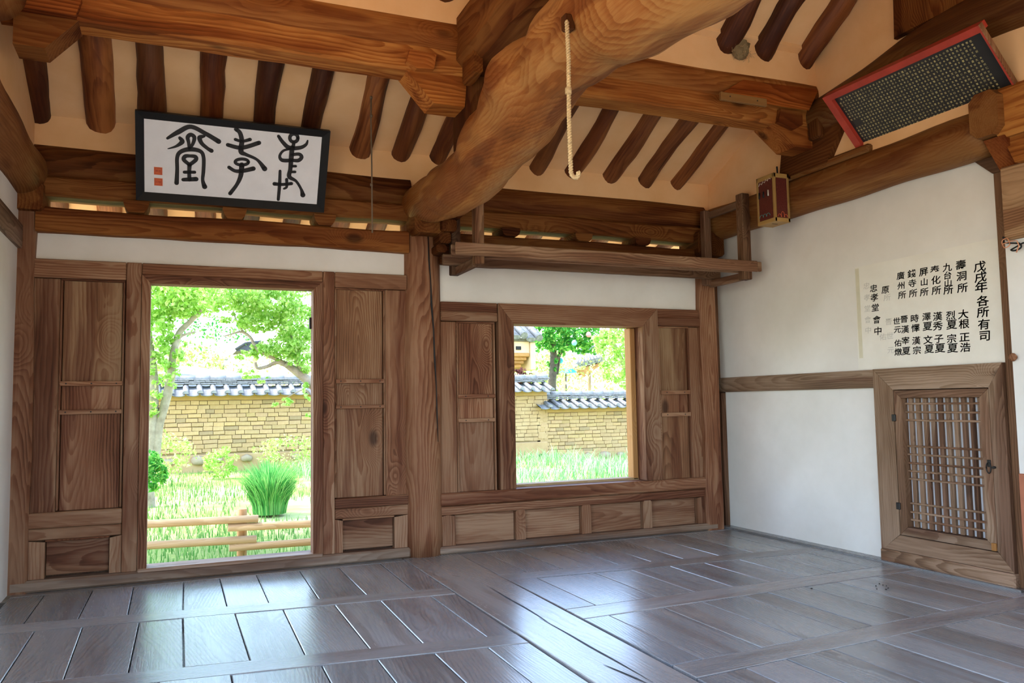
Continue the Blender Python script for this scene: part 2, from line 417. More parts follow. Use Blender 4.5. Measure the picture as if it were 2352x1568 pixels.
lay(0.0, 2.345, bay1, -.125, [[.18, .43, .65, .93, 1.14, 1.36, 1.63, 1.88, 2.16], [.25, .46, .715, .918, 1.17, 1.41, 1.675, 1.92, 2.2], [.25, .52, .823, 1.09, 1.443, 1.671, 1.914, 2.152]])
lay(2.74, 5.165, bay2, -.10, [[2.93, 3.165, 3.376, 3.56, 3.80, 4.054, 4.32, 4.60, 4.88], [2.919, 3.30, 3.55, 3.83, 4.083, 4.35, 4.62, 4.9], [2.888, 3.216, 3.46, 3.74, 3.907, 4.18, 4.424, 4.739, 4.95], [2.986, 3.206, 3.469, 3.736, 3.95, 4.193, 4.45, 4.7, 4.93]])
for pts in (((1120, 1345), (1165, 1372), (1215, 1400), (1262, 1430)), ((1238, 1418), (1300, 1452), (1360, 1487), (1420, 1520), (1500, 1566)), ((1385, 1525), (1440, 1548), (1490, 1570))):
    C_ = spline_pts([on(px, py, 2, .0035) for px, py in pts], 14); T_c = np.gradient(C_, axis=0); T_c /= np.linalg.norm(T_c, axis=1)[:, None]; sd = np.stack([-T_c[:, 1], T_c[:, 0], 0*T_c[:, 0]], 1)
    wv = .0045*np.sin(np.linspace(0, math.pi, 14))[:, None]+.0006
    MB().add(list(C_-sd*wv)+list(C_+sd*wv), [[k, k+1, 15+k, 14+k] for k in range(13)]).build('crack', INK, floor, 'y')
B('wall_strip', (5.10, -2.55, -.03), (5.2, 0.05, 0.012), W_FLOOR, floor, 'y', .003, tint=(.6, .57, .55))

# --- back wall
wb = struct('wall_back')
B('plaster_panel', (0.06, 0.012, 1.98), (2.39, 0.08, 2.17), P_WHITE, wb, 'x', 0)
B('plaster_panel', (2.64, 0.012, 1.80), (4.92, 0.08, 2.12), P_WHITE, wb, 'x', 0)
def wbx(name, x0, x1, z0, z1, yf=0.0, yb=0.06, grain='x', b=0.005, mat=W_WALL, tint=None):
    return B(name, (x0, yf, z0), (x1, yb, z1), mat, wb, grain, b, tint)
def batten(x0, x1, z0, z1):
    o = wbx('batten', x0, x1, z0, z1, -.016, .01, 'x', .003, tint=(1.12, 1.08, 1.05))
    for k in (0.1, 0.5, 0.9) if x1-x0 > .3 else (0.2, 0.8):
        x = x0+k*(x1-x0); MB().box((x-.004, -.0175, (z0+z1)/2-.004), (x+.004, -.012, (z0+z1)/2+.004), .001).build('nail', IRON, o)
def board_bay(x0, x1, zb, zt, bats, edge):
    """framed tall board with two battens; edge = plain vertical board (x0,x1)"""
    wbx('edge_board', edge[0], edge[1], zb-.01, zt+.01, -.004, .05, 'z', .004, tint=R.choice([(.92, .9, .88), (1.0, .92, .86)]))
    zs = [zb]+[z for p in sorted(bats) for z in p]+[zt]
    for k in range(0, len(zs), 2):
        wbx('panel', x0+.004, x1-.004, zs[k]-.004, zs[k+1]+.004, .014, .05, 'z', .002, tint=(R.uniform(.95, 1.08), R.uniform(.95, 1.02), R.uniform(.92, 1.0)))
    for p in bats: batten(x0-.006, x1+.006, p[0], p[1])
    for xa, xb in ((x0-.012, x0), (x1, x1+.012)):
        wbx('bead', xa, xb, zb, zt, -.006, .04, 'z', .002, tint=(1.05, 1.03, 1.0))
    wbx('bead', x0-.012, x1+.012, zt, zt+.012, -.006, .04, 'x', .002, tint=(1.05, 1.03, 1.0))
for xa, xb, za, zb in ((.0, .60, .0, 2.0), (1.85, 2.6, .0, 2.0), (2.45, 3.12, .0, 1.84), (4.45, 5.1, .0, 1.84), (3.0, 4.6, .0, .41)):
    B('back_board', (xa, .052, za), (xb, .085, zb), W_WALL, wb, 'z', 0, (.4, .36, .33))
B('ground_sill', (-.4, .0, -.25), (5.5, .14, .001), W_SILL, wb, 'x', 0, (.5, .5, .5))
# bay one (door bay)
wbx('top_rail', .06, .572, 1.878, 1.992, -.03)
wbx('top_rail', 1.877, 2.39, 1.886, 1.992, -.03)
board_bay(.222, .556, .466, 1.866, [(1.042, 1.071), (1.216, 1.245)], (.06, .208))
board_bay(1.892, 2.222, .441, 1.874, [(1.045, 1.070), (1.221, 1.250)], (2.236, 2.39))
for x0, x1, px0, px1, zt in ((.06, .572, .165, .503, .46), (1.877, 2.39, 1.935, 2.287, .436)):
    wbx('middle_rail', x0, x1, .368, zt, -.030, .06)
    wbx('lower_rail', x0, x1, .298, .366, -.022, .06, tint=(.95, .92, .9))
    wbx('panel', px0, px1, .085, .292, .012, .05, 'x', .002)
    for xa, xb, lft in ((x0, px0-.004, 1), (px1+.004, x1, 0)):
        poly = [(xa, .07), (xb, .07), (xb, .285 if lft else .297), (xa, .297 if lft else .285)]
        PR('stile', poly, 'y', -.02, .05, W_WALL, wb, 'z')
    wbx('bead', px0-.004, px1+.004, .286, .297, -.018, .04, 'x', .003, tint=(1.08, 1.05, 1.02))
wbx('sill_beam', -.02, 2.40, 0.002, .072, -.055, .12, 'x', .012, W_SILL)
# bay two (window bay)
wbx('top_rail', 2.64, 3.084, 1.672, 1.812, -.028)
wbx('top_rail', 4.487, 4.92, 1.672, 1.812, -.028)
wbx('top_bead', 2.64, 3.084, 1.672, 1.742, -.038, .0, 'x', .008)
wbx('top_bead', 4.487, 4.92, 1.672, 1.742, -.038, .0, 'x', .008)
board_bay(2.778, 3.058, .425, 1.658, [(.929, .958), (1.105, 1.134)], (2.62, 2.764))
board_bay(4.515, 4.788, .425, 1.658, [(.932, .964), (1.112, 1.145)], (4.802, 4.93))
wbx('middle_rail', 2.62, 4.93, .336, .428, -.040, .15, 'x', .010, tint=(1.0, .95, .92))
wbx('lower_rail', 2.62, 4.93, .270, .332, -.026, .06, tint=(.95, .9, .88))
for xa, xb in ((2.742, 3.205), (3.29, 3.752), (3.842, 4.30), (4.388, 4.815)):
    wbx('panel', xa, xb, .055, .264, .010, .05, 'x', .002)
for xa, xb in ((2.62, 2.738), (3.209, 3.286), (3.756, 3.838), (4.304, 4.384), (4.819, 4.93)):
    c = (xa+xb)/2; tip = .30 if xb-xa < .09 else .272
    PR('stile', [(xa, .05), (xb, .05), (xb, .262), (c, tip), (xa, .262)], 'y', -.024, .05, W_WALL, wb, 'z')
wbx('sill_beam', 2.60, 5.0, 0.002, .056, -.06, .12, 'x', .012, W_SILL)
B('corner_filler', (5.06, .10, 0), (5.3, .2, 2.5), W_WALL, wb, 'z', 0, tint=(.5, .4, .36))
B('corner_filler', (-.3, .10, 0), (.0, .2, 2.5), W_WALL, wb, 'z', 0, tint=(.5, .4, .36))

# --- door opening
d1 = struct('door_1')
B('jamb', (.574, -.032, .07), (.662, .10, 1.992), W_WALL, d1, 'z', .004)
B('jamb', (1.796, -.032, .07), (1.875, .10, 1.992), W_WALL, d1, 'z', .004)
PR('casing', [(.664, .07), (.715, .07), (.715, 1.862), (.664, 1.918)], 'y', -.040, .07, W_WALL, d1, 'z', (1.05, 1.02, 1.0))
PR('casing', [(1.730, .07), (1.794, .07), (1.794, 1.918), (1.730, 1.862)], 'y', -.040, .07, W_WALL, d1, 'z', (1.05, 1.02, 1.0))
PR('head_casing', [(.664, 1.918), (.715, 1.862), (1.730, 1.862), (1.794, 1.918)], 'y', -.040, .07, W_WALL, d1, 'x')
B('lintel', (.664, -.030, 1.919), (1.794, .10, 1.992), W_WALL, d1, 'x', .004, tint=(.85, .78, .72))
B('threshold', (.664, -.052, .060), (1.794, .12, .085), W_SILL, d1, 'x', .006, tint=(1.1, 1.02, .98))
hng = B('hinge', (1.716, .05, 1.60), (1.735, .075, 1.68), IRON, d1, 'z', .003)

# --- window opening
w1 = struct('window_1')
def jambw(x_out, x_in, z0, z1o, z1i, name='jamb', tint=None):
    # wedge-faced jamb: thick at the outside edge, chamfered towards the opening, mitred at the head
    xs = (x_out, x_in)
    v = [(x_out, -.036, z0), (x_in, -.022, z0), (x_in, .16, z0), (x_out, .16, z0),
         (x_out, -.036, z1o), (x_in, -.022, z1i), (x_in, .16, z1i), (x_out, .16, z1o)]
    f = [[3, 2, 1, 0], [4, 5, 6, 7], [0, 1, 5, 4], [1, 2, 6, 5], [2, 3, 7, 6], [3, 0, 4, 7]]
    if x_in < x_out: f = [q[::-1] for q in f]
    return MB().add(v, f).build(name, W_WALL, w1, 'z', tint)
jambw(3.088, 3.218, .43, 1.81, 1.660, tint=(.86, .82, .8))
jambw(4.484, 4.347, .43, 1.81, 1.660)
hv = [(3.090, -.036, 1.811), (4.482, -.036, 1.811), (4.347, -.022, 1.661), (3.218, -.022, 1.661)]
hb = [(x, .16, z) for x, y, z in hv]
MB().add(hv+hb, [[3, 2, 1, 0], [4, 5, 6, 7], [0, 1, 5, 4], [1, 2, 6, 5], [2, 3, 7, 6], [3, 0, 4, 7]]).build('head', W_WALL, w1, 'x', (.86, .8, .76))
B('inner_post', (4.30, .10, .43), (4.347, .19, 1.66), W_FENCE, w1, 'z', .004, tint=(.85, .62, .4))
B('sill_board', (3.2, .10, .415), (4.36, .22, .445), W_FENCE, w1, 'x', .004, tint=(.95, .95, .95))

# --- right wall
wr = struct('wall_right')
PR('plaster_panel', [(.12, 1.24), (-2.50, 1.24), (-2.50, 2.33), (-2.395, 2.435), (-2.38, 2.465), (.12, 2.465)], 'x', XR, XR+.1, P_WHITE, wr, 'x')
PR('plaster_panel', [(.028, .004), (-1.60, -.004), (-1.60, 1.13), (.028, 1.13)], 'x', XR, XR+.1, P_WHITE, wr, 'x')
def rbx(name, y0, y1, z0, z1, xf=XR-.03, xb=XR+.1, grain='y', b=.005, mat=W_FRAME, tint=None, par=wr):
    return B(name, (xf, y0, z0), (xb, y1, z1), mat, par, grain, b, tint)
rbx('middle_rail', .085, -1.585, 1.126, 1.246)
rbx('corner_post', .032, .125, 0, 1.12, XR-.04, XR+.1, 'z', tint=(.8, .66, .56))
rbx('corner_post', .09, .16, 1.24, 2.45, XR-.04, XR+.1, 'z', tint=(.62, .45, .36))
rbx('bottom_strip', .03, -1.6, -.02, .010, XR-.012, XR+.1, 'y', .002, W_FLOOR, (.7, .62, .56))
rbx('end_post', -2.497, -2.58, 0, 2.36, XR-.02, XR+.1, 'z', tint=(.6, .46, .36))
PR('corner_brace', [(-2.39, 2.428), (-2.50, 2.325), (-2.56, 2.325), (-2.56, 2.428)], 'x', XR-.03, XR+.1, W_FRAME, wr, 'y', (.4, .3, .25))
B('plaster_panel', (5.105, -5.1, .64), (5.28, -2.583, 1.93), P_WHITE, wr, 'y', 0, (.97, .99, 1.02))
B('lower_board', (5.09, -5.1, 0), (5.28, -2.585, .64), RED_BOARD, wr, 'y', .004)
B('upper_plaster', (5.2, -5.1, 2.3), (5.3, .1, 4.4), P_OCHRE, wr, 'y', 0)
B('gable_panel', (5.03, -5.0, 2.66), (5.2, -.035, 4.4), P_OCHRE, wr, 'y', 0)

# --- lattice door in the right wall
d2 = struct('door_2')
ya, yb_, yc, yd = -1.590, -1.742, -2.408, -2.497
X0 = XR-.045
PR('head_frame', [(ya, 1.248), (yb_, 1.110), (yc, 1.110), (yd, 1.248)], 'x', X0, XR+.1, W_FRAME, d2, 'y')
PR('jamb', [(ya, .03), (ya, 1.246), (yb_, 1.108), (yb_, .19), (ya-.02, .085)], 'x', X0, XR+.1, W_FRAME, d2, 'z', (.92, .86, .8))
PR('jamb', [(yd, .085), (yd, 1.246), (yc, 1.108), (yc, .19)], 'x', X0, XR+.1, W_FRAME, d2, 'z', (.85, .8, .76))
PR('bottom_frame', [(ya-.02, .086), (yb_, .186), (yc, .186), (yd, .086)], 'x', X0, XR+.1, W_FRAME, d2, 'y', (.9, .82, .76))
rbx('bottom_rail', ya+.0, yd-.01, .004, .084, X0-.015, XR+.1, 'y', .008, W_FRAME, (1.0, .92, .86), d2)
XL0 = XR-.030
leaf = empty('door_leaf', (XR, (yb_+yc)/2, .65)); leaf.parent = d2; leaf.matrix_parent_inverse = Matrix.Identity(4)
PR('top_rail', [(-1.748, 1.104), (-1.802, 1.056), (-2.345, 1.056), (-2.404, 1.104)], 'x', XL0-.012, XR+.03, W_FRAME, leaf, 'y', (1.08, 1.06, 1.04))
PR('stile', [(-1.748, .192), (-1.748, 1.102), (-1.802, 1.054), (-1.802, .244)], 'x', XL0-.012, XR+.03, W_FRAME, leaf, 'z', (.72, .6, .52))
PR('stile', [(-2.404, .192), (-2.404, 1.102), (-2.345, 1.054), (-2.345, .244)], 'x', XL0-.012, XR+.03, W_FRAME, leaf, 'z', (1.08, 1.06, 1.04))
PR('bottom_rail', [(-1.748, .191), (-1.802, .242), (-2.345, .242), (-2.404, .191)], 'x', XL0-.012, XR+.03, W_FRAME, leaf, 'y', (1.1, 1.06, 1.04))
PAPER_D = plain('door_paper', srgb('c2c5cd'), rough=0.8, var=0.04)
B('door_backing', (XR+.035, -2.52, .02), (XR+.06, -1.58, 1.24), W_FRAME, d2, 'y', 0, (.5, .5, .5))
B('paper_backing', (XR+.012, -2.345, .244), (XR+.02, -1.802, 1.054), PAPER_D, leaf, 'y', 0)
for k in range(10):
    y = -1.802-.543*(k+.72)/10.2
    B('lattice_bar', (XR-.010, y-.0135, .244), (XR+.011, y+.0135, 1.054), W_FRAME, leaf, 'z', .002, (1.0, .95, .92))
for f in (.045, .111, .174, .376, .440, .508, .570, .630, .820, .887, .947):
    z = 1.056-.81*f
    B('lattice_bar', (XR-.0125, -2.345, z-.0062), (XR+.009, -1.802, z+.0062), W_FRAME, leaf, 'y', .002, (1.08, 1.02, .98))
for z in (.93, .37):
    B('hinge', (XL0-.022, -1.758, z-.022), (XL0-.010, -1.728, z+.022), IRON, d2, 'z', .003)
rg = MB().tube([(XL0-.022, -2.385+.014*math.cos(a), .655+.03*math.sin(a)) for a in np.linspace(0, 2*math.pi, 18)], .0035, 6).build('pull_ring', IRON, leaf)
B('ring_plate', (XL0-.020, -2.395, .66), (XL0-.011, -2.375, .70), IRON, leaf, 'z', .002)
MB().tube([(X0-.02, -2.42, .66), (X0+.01, -2.42, .66)], .007, 8).build('staple', IRON, d2)
B('patch_block', (X0-.008, -2.40, .192), (X0+.02, -2.372, .235), W_BOX, d2, 'z', .002, (1, .7, .45))

# --- left wall
wl = struct('wall_left')
B('plaster_panel', (-.14, -2.55, 0), (XL, .12, 2.05), P_WHITE, wl, 'y', 0)
B('plaster_panel', (-.14, -2.55, 2.18), (XL, .12, 2.5), P_WHITE, wl, 'y', 0)
B('middle_rail', (-.10, -2.55, 2.045), (.006, .05, 2.19), W_FRAME, wl, 'y', .006)
B('gable_panel', (-.2, -5.0, 2.6), (.05, -.035, 4.4), P_OCHRE, wl, 'y', 0)

# --- ceiling: clay plaster between the rafters, solid up to the roof
ZA, SL = 2.872, 0.46       # lower plaster plane at y=0 and its slope
SU = 0.69
zj = ZA+SL*1.30; zr = zj+SU*1.22+.02
ceil = struct('ceiling')
half = [(-.032, 2.66), (-.032, ZA+.01), (-1.30, zj-.02), (-1.30, 3.22), (-1.335, 3.22), (-1.335, zj+.01), (-2.52, zr)]
front = [(-5.04-y, z) for y, z in half[:-1]][::-1]
top = [(-5.2, 3.0), (-2.52, zr+.35), (.14, 3.0)]
up = [(-.032, 2.66), (-.032, ZA+.01), (-1.30, zj-.02)]
PR('clay_panel', [(-.030, 2.64), (-.030, ZA+.012), (-1.36, ZA+SL*1.36), (-1.36, ZA+SL*1.36+.14), (.10, ZA+.10), (.10, 2.64)], 'x', -.15, 5.25, P_OCHRE, ceil)
PR('clay_panel', [(-1.315, 3.20), (-1.315, zj+.02), (-2.52, zr), (-2.52, zr+.16), (-1.25, zj+.16), (-1.25, 3.20)], 'x', -.15, 5.25, P_OCHRE, ceil)
PR('clay_panel', [(-3.725, zj+.02), (-2.52, zr), (-2.52, zr+.16), (-3.725, zj+.20)], 'x', -.15, 5.25, P_OCHRE, ceil)
PR('clay_panel', [(-5.04, ZA), (-3.72, zj), (-3.72, zj+.2), (-5.04, ZA+.15)], 'x', -.15, 5.25, P_OCHRE, ceil)
TILE = plain('grey_roof_tile', srgb('8a8f96'), rough=0.6, var=0.3, scale=5)
rf = struct('roof')
B('soffit', (-1.2, .16, 0), (6.4, 1.30, .06), P_OCHRE, rf, 'x', 0)
so = rf.children[0]
# soffit slab follows the rafters out to the eaves
bpy.data.objects.remove(so)
PR('soffit', [(.16, ZA-SL*.16), (1.35, ZA-SL*1.35), (1.35, ZA-SL*1.35+.08), (.16, ZA-SL*.16+.08)], 'x', -1.2, 6.4, P_OCHRE, rf)
PR('tile_bed', [(1.45, 2.36), (-2.52, 4.75), (-6.49, 2.36), (-6.49, 2.46), (-2.52, 4.95), (1.45, 2.46)], 'x', -1.3, 6.5, TILE, rf)
B('eave_board', (-1.25, 1.34, 2.20), (6.45, 1.40, 2.40), W_WALL, rf, 'x')

# ------------------------------------------------------------------ columns and beams
def thing(name, loc, label, cat, group=None): return empty(name, loc, label=label, cat=cat, group=group, kind='thing')
def hewn(lo, hi, axis, b=.012, n=14, jit=.004):
    """square timber with slightly uneven faces, cut into n stations"""
    lo = np.array(lo, float); hi = np.array(hi, float); ax = 'xyz'.index(axis); o1, o2 = [i for i in range(3) if i != ax]
    m = MB(); prof = []
    for (s1, s2) in ((1, 1), (-1, 1), (-1, -1), (1, -1)):
        a = (s1, s2)
        prof.append((s1, s2))
    c = (lo+hi)/2; h = (hi-lo)/2; ph = NR.uniform(0, 6.28, 8); rings = []
    for i in range(n+1):
        t = lo[ax]+(hi[ax]-lo[ax])*i/n
        w1_ = h[o1]+jit*(math.sin(i*.9+ph[0])+.6*math.sin(i*1.7+ph[1])); w2_ = h[o2]+jit*(math.sin(i*.8+ph[2])+.6*math.sin(i*1.9+ph[3]))
        d1_ = jit*math.sin(i*.5+ph[4]); d2_ = jit*math.sin(i*.6+ph[5])
        pts = [(w1_-b, w2_), (-w1_+b, w2_), (-w1_, w2_-b), (-w1_, -w2_+b), (-w1_+b, -w2_), (w1_-b, -w2_), (w1_, -w2_+b), (w1_, w2_-b)]
        for p in pts:
            v = [0, 0, 0]; v[ax] = t; v[o1] = c[o1]+d1_+p[0]; v[o2] = c[o2]+d2_+p[1]; rings.append(v)
    fs = []
    for i in range(n):
        for k in range(8): fs.append([i*8+k, i*8+(k+1) % 8, (i+1)*8+(k+1) % 8, (i+1)*8+k])
    fs += [list(range(8))[::-1], [n*8+k for k in range(8)]]
    m.add(rings, fs); 
    if axis == 'y': m.f = [f[::-1] for f in m.f]
    return m
def logm(p0, p1, r0, r1=None, n=16, seg=20, noise=.02, bend=.0, flat=(1, 1)):
    p0 = np.array(p0, float); p1 = np.array(p1, float); r1 = r0 if r1 is None else r1
    t = np.linspace(0, 1, n); ph = R.uniform(0, 6)
    P = p0+(p1-p0)*t[:, None]; d = (p1-p0)/np.linalg.norm(p1-p0)
    side = np.cross(d, [0, 0, 1.0]) if abs(d[2]) < .9 else np.array([1.0, 0, 0])
    P = P+np.outer(np.sin(t*3.0+ph)*bend, side)
    rad = r0+(r1-r0)*t+.02*r0*np.sin(t*9+ph)
    return MB().tube(P, rad, seg, noise=noise, flat=flat)

# centre column: round, cracked, with a carved cap under the big beam
cc = thing('column', (2.515, .05, 0), 'thick round wooden column with a long crack between the door bay and the window bay', 'column')
logm((2.51, .055, 0.0), (2.515, .05, 2.36), .150, .142, 14, 28, .006).build('shaft', W_WALL, cc, 'z', (1.05, .93, .85))
MB().tube([(2.532, -.0885, 2.30), (2.536, -.090, 2.1), (2.548, -.0905, 1.95), (2.552, -.0905, 1.78), (2.566, -.090, 1.6), (2.572, -.0895, 1.4), (2.584, -.086, 1.2), (2.588, -.084, 1.0), (2.596, -.079, .8)], [.003, .006, .004, .008, .005, .007, .004, .005, .002], 5).build('crack', INK, cc, 'z')
hewn((2.40, -.22, 2.27), (2.64, .2, 2.46), 'y', .03, 6).build('cap_block', W_BEAM, cc, 'y', (.6, .5, .42))
# stepped carved tongue at the right of the cap
for k, (x0, x1, z0, z1, yy) in enumerate(((2.60, 2.72, 2.37, 2.46, -.30), (2.585, 2.69, 2.28, 2.37, -.27), (2.57, 2.66, 2.20, 2.28, -.23), (2.56, 2.64, 2.14, 2.20, -.2))):
    hewn((x0, yy, z0), (x1, .1, z1), 'y', .015, 4, .002).build('bracket_tongue', W_BEAM, cc, 'y', (.42, .33, .28))
cl = thing('column', (0, .05, 0), 'dark square corner post where the left white wall meets the door bay', 'column')
hewn((-.09, -.055, 0), (.078, .14, 2.40), 'z', .015, 12).build('shaft', W_WALL, cl, 'z', (.72, .64, .6))
hewn((-.09, -.10, 2.28), (.12, .15, 2.45), 'y', .02, 4).build('cap_block', W_BEAM, cl, 'y', (.62, .52, .45))
cr = thing('column', (4.98, .05, 0), 'square wooden corner post where the window bay meets the right white wall', 'column')
hewn((4.897, -.055, 0), (5.062, .14, 2.42), 'z', .015, 12).build('shaft', W_WALL, cr, 'z', (.95, .86, .8))
hewn((4.85, -.12, 2.26), (5.10, .15, 2.46), 'y', .02, 4).build('cap_block', W_BEAM, cr, 'y', (.4, .33, .28))

# eave purlins with the squared beam under each, and tie beams with rounded bearing blocks
def purlin(x0, x1, y, zc, r, under, label, tint, name='purlin', tu=None):
    t = thing(name, ((x0+x1)/2, y, zc-r), label, 'beam')
    logm((x0, y, zc), (x1, y, zc), r, None, 18, 24, .01).build('log', W_BEAM, t, 'x', tint)
    hewn((x0, under[0], under[2]), (x1, under[1], under[3]), 'x', .014, 16, .003).build('under_beam', W_BEAM, t, 'x', tu or tint)
    return t
purlin(.02, 2.42, .06, 2.60, .130, (-.055, .13, 2.378, 2.505), 'dark eave purlin behind the calligraphy plaque, above the door bay', (.52, .45, .42), tu=(.62, .53, .48))  # both purlins' tints are darkened to paint in the shade under the roof
purlin(2.60, 4.98, .06, 2.60, .130, (-.055, .13, 2.375, 2.505), 'brown eave purlin above the window bay, behind the hanging rack', (.66, .58, .53), tu=(.62, .54, .49))
def tie(x0, x1, z0, z1, blocks, label, tint):
    t = thing('tie_beam', ((x0+x1)/2, .02, z0), label, 'beam')
    hewn((x0, -.062, z0), (x1, .11, z1), 'x', .012, 16, .003).build('timber', W_BEAM, t, 'x', tint)
    for xb in blocks:
        w = .074
        poly = [(xb-w, 2.378), (xb-w, 2.36), (xb-w*.86, 2.33), (xb-w*.6, z1-.002), (xb+w*.6, z1-.002), (xb+w*.86, 2.33), (xb+w, 2.36), (xb+w, 2.378)]
        PR('bearing_block', poly, 'y', -.09, .12, W_BEAM, t, 'x', (tint[0]*.95, tint[1]*.95, tint[2]*.95))
tie(.07, 2.40, 2.157, 2.305, (.625, 1.213, 1.80), 'tie beam with three rounded blocks over the white band of the door bay', (.72, .6, .52))
tie(2.63, 4.92, 2.085, 2.318, (3.183, 3.80, 4.335), 'dark tie beam with three rounded blocks behind the hanging rack', (.5, .42, .37))

# middle purlins: round log on a squared beam, carved brackets at the ends
def mid_purlin(x0, x1, label, tint):
    t = thing('middle_purlin', ((x0+x1)/2, -1.19, 2.95), label, 'beam')
    logm((x0, -1.20, 3.19), (x1, -1.20, 3.19), .135, None, 18, 24, .008).build('log', W_BEAM, t, 'x', (.95, .8, .68))
    hewn((x0, -1.30, 2.958), (x1, -1.12, 3.12), 'x', .016, 16, .003).build('under_beam', W_BEAM, t, 'x', tint)
    return t
mp1 = mid_purlin(.06, 2.42, 'orange-brown middle purlin crossing the top left of the ceiling', (1.25, 1.12, .95))
mp2 = mid_purlin(2.58, 5.08, 'orange-brown middle purlin right of the curved beam, under the nest', (1.25, 1.12, .95))
def bracket(par, poly, y0, y1, tint):
    return PR('bracket', poly, 'y', y0, y1, W_BEAM, par, 'x', tint)
bracket(mp1, [(.135, 2.805), (.268, 2.803), (.41, 2.965), (.135, 2.965)], -1.29, -1.11, (.75, .6, .5))
bracket(mp1, [(.15, 2.965), (.40, 2.965), (.425, 3.05), (.17, 3.06)], -1.34, -1.29, (.9, .62, .45))
bracket(mp1, [(2.44, 2.785), (2.21, 2.785), (2.05, 2.965), (2.44, 2.965)], -1.29, -1.11, (1.3, 1.1, .85))
bracket(mp1, [(2.04, 2.985), (2.10, 2.955), (2.20, 2.965), (2.215, 3.05), (2.06, 3.06)], -1.34, -1.29, (1.1, .8, .6))
bracket(mp2, [(5.08, 2.815), (4.84, 2.815), (4.64, 2.965), (5.08, 2.965)], -1.30, -1.10, (.85, .65, .5))
bracket(mp2, [(4.66, 2.955), (4.80, 2.92), (4.87, 2.96), (4.87, 3.05), (4.68, 3.05)], -1.34, -1.29, (.75, .55, .42))
bracket(mp2, [(2.56, 2.785), (2.75, 2.785), (2.92, 2.965), (2.56, 2.965)], -1.29, -1.11, (1.2, 1.0, .8))

# the big crooked beam
ctrl = np.array([(.16, 2.52, .13, 2.5), (-.02, 2.515, .145, 2.5), (-.25, 2.485, .155, 2.5), (-.6, 2.455, .165, 2.5), (-1.0, 2.43, .17, 2.5), (-1.35, 2.46, .175, 2.5), (-1.6, 2.525, .185, 2.5), (-1.85, 2.59, .205, 2.5),
                 (-2.1, 2.64, .215, 2.5), (-2.4, 2.67, .205, 2.5), (-2.7, 2.665, .21, 2.5), (-3.0, 2.64, .225, 2.5), (-3.4, 2.61, .24, 2.5), (-4.0, 2.56, .23, 2.5), (-5.1, 2.5, .2, 2.5)])
S = spline(ctrl, 70)
bb = thing('curved_beam', (2.5, -2.0, 2.3), 'massive crooked pine log beam sweeping from the centre column over the room', 'beam')
S = spline(ctrl, 120)
m = MB().tube(np.stack([S[:, 3], S[:, 0], S[:, 1]], 1), S[:, 2], 56, noise=.015)
from mathutils import noise as mnoise
kn = [((2.30, -2.02, 2.70), .16, .035), ((2.36, -1.45, 2.56), .14, .025), ((2.62, -1.75, 2.46), .16, .03), ((2.34, -2.45, 2.62), .13, .02), ((2.66, -2.25, 2.52), .2, -.03), ((2.42, -.75, 2.5), .16, .02), ((2.38, -2.25, 2.78), .14, -.03)]
for q, v in enumerate(m.v):
    k = min(q//56, 119); c = np.array([S[k, 3], S[k, 0], S[k, 1]]); d = np.array(v)-c; L = np.linalg.norm(d)
    a = .014*mnoise.noise(Vector(v)*3.2)+.006*mnoise.noise(Vector(v)*9)+.0022*mnoise.noise(Vector((v[0]*22, v[1]*5, v[2]*22)))
    for p, w, h in kn: a += h*math.exp(-(np.linalg.norm(np.array(v)-np.array(p))/w)**2)
    m.v[q] = tuple(c+d*(1+a/L))
m.build('log', W_LOG, bb, 'y', (1, .93, .84))
B('peg', (2.265, -2.86, 2.535), (2.31, -2.82, 2.60), W_BEAM, bb, 'z', .006, (.35, .3, .28))
# short post and upper cross beam above it
sp_ = thing('short_post', (2.5, -1.2, 2.6), 'dark short post and block standing on the curved beam at the middle purlin', 'post')
hewn((2.40, -1.33, 2.58), (2.60, -1.07, 2.965), 'z', .02, 6).build('post', W_BEAM, sp_, 'z', (.4, .33, .3))
hewn((2.37, -1.52, 2.90), (2.43, -1.33, 3.06), 'y', .012, 4).build('tenon_block', W_BEAM, sp_, 'y', (.7, .55, .42))
ub = thing('upper_beam', (2.5, -2.4, 3.0), 'dark squared upper cross beam running above the curved beam', 'beam')
hewn((2.345, -4.1, 2.985), (2.66, -1.02, 3.36), 'y', .07, 20, .006).build('timber', W_BEAM, ub, 'y', (.62, .5, .42))

# gable beams along the right wall
gb = thing('gable_beam', (5.08, -1.3, 2.42), 'rough brown beam along the right wall above the white plaster', 'beam')
Pg = [(5.11, y, 2.552+.003*math.sin(y*2.1)) for y in np.linspace(.14, -2.57, 26)]
MB().tube(Pg, [.140+.004*math.sin(k*.9) for k in range(26)], 24, noise=.012, flat=(.98, 1.02)).build('log', W_LOG, gb, 'y', (.66, .66, .62))
MB().box((4.99, -1.78, 2.655), (5.16, -1.05, 2.71), .014).build('ledge_piece', W_LOG, gb, 'y', (.7, .68, .62))
ga = thing('gable_arch_beam', (5.08, -2.0, 2.9), 'arched upper beam on the right gable behind the black inscription board', 'beam')
Pa = [(-1.0, 3.02), (-1.3, 3.02), (-1.7, 3.07), (-2.1, 3.15), (-2.55, 3.19), (-3.0, 3.16), (-3.6, 3.05), (-4.0, 3.0)]
Sa = spline(np.array([(5.10, y, z) for y, z in Pa]), 30)
MB().tube(Sa, .165, 22, noise=.02).build('log', W_LOG, ga, 'y', (.40, .38, .34))
hewn((4.99, -3.0, 3.30), (5.16, -2.02, 4.30), 'z', .02, 6).build('king_post', W_BEAM, ga, 'z', (.5, .4, .34))
gp = thing('gable_post', (5.08, -1.2, 2.68), 'dark tapered post block between the two right gable beams', 'post')
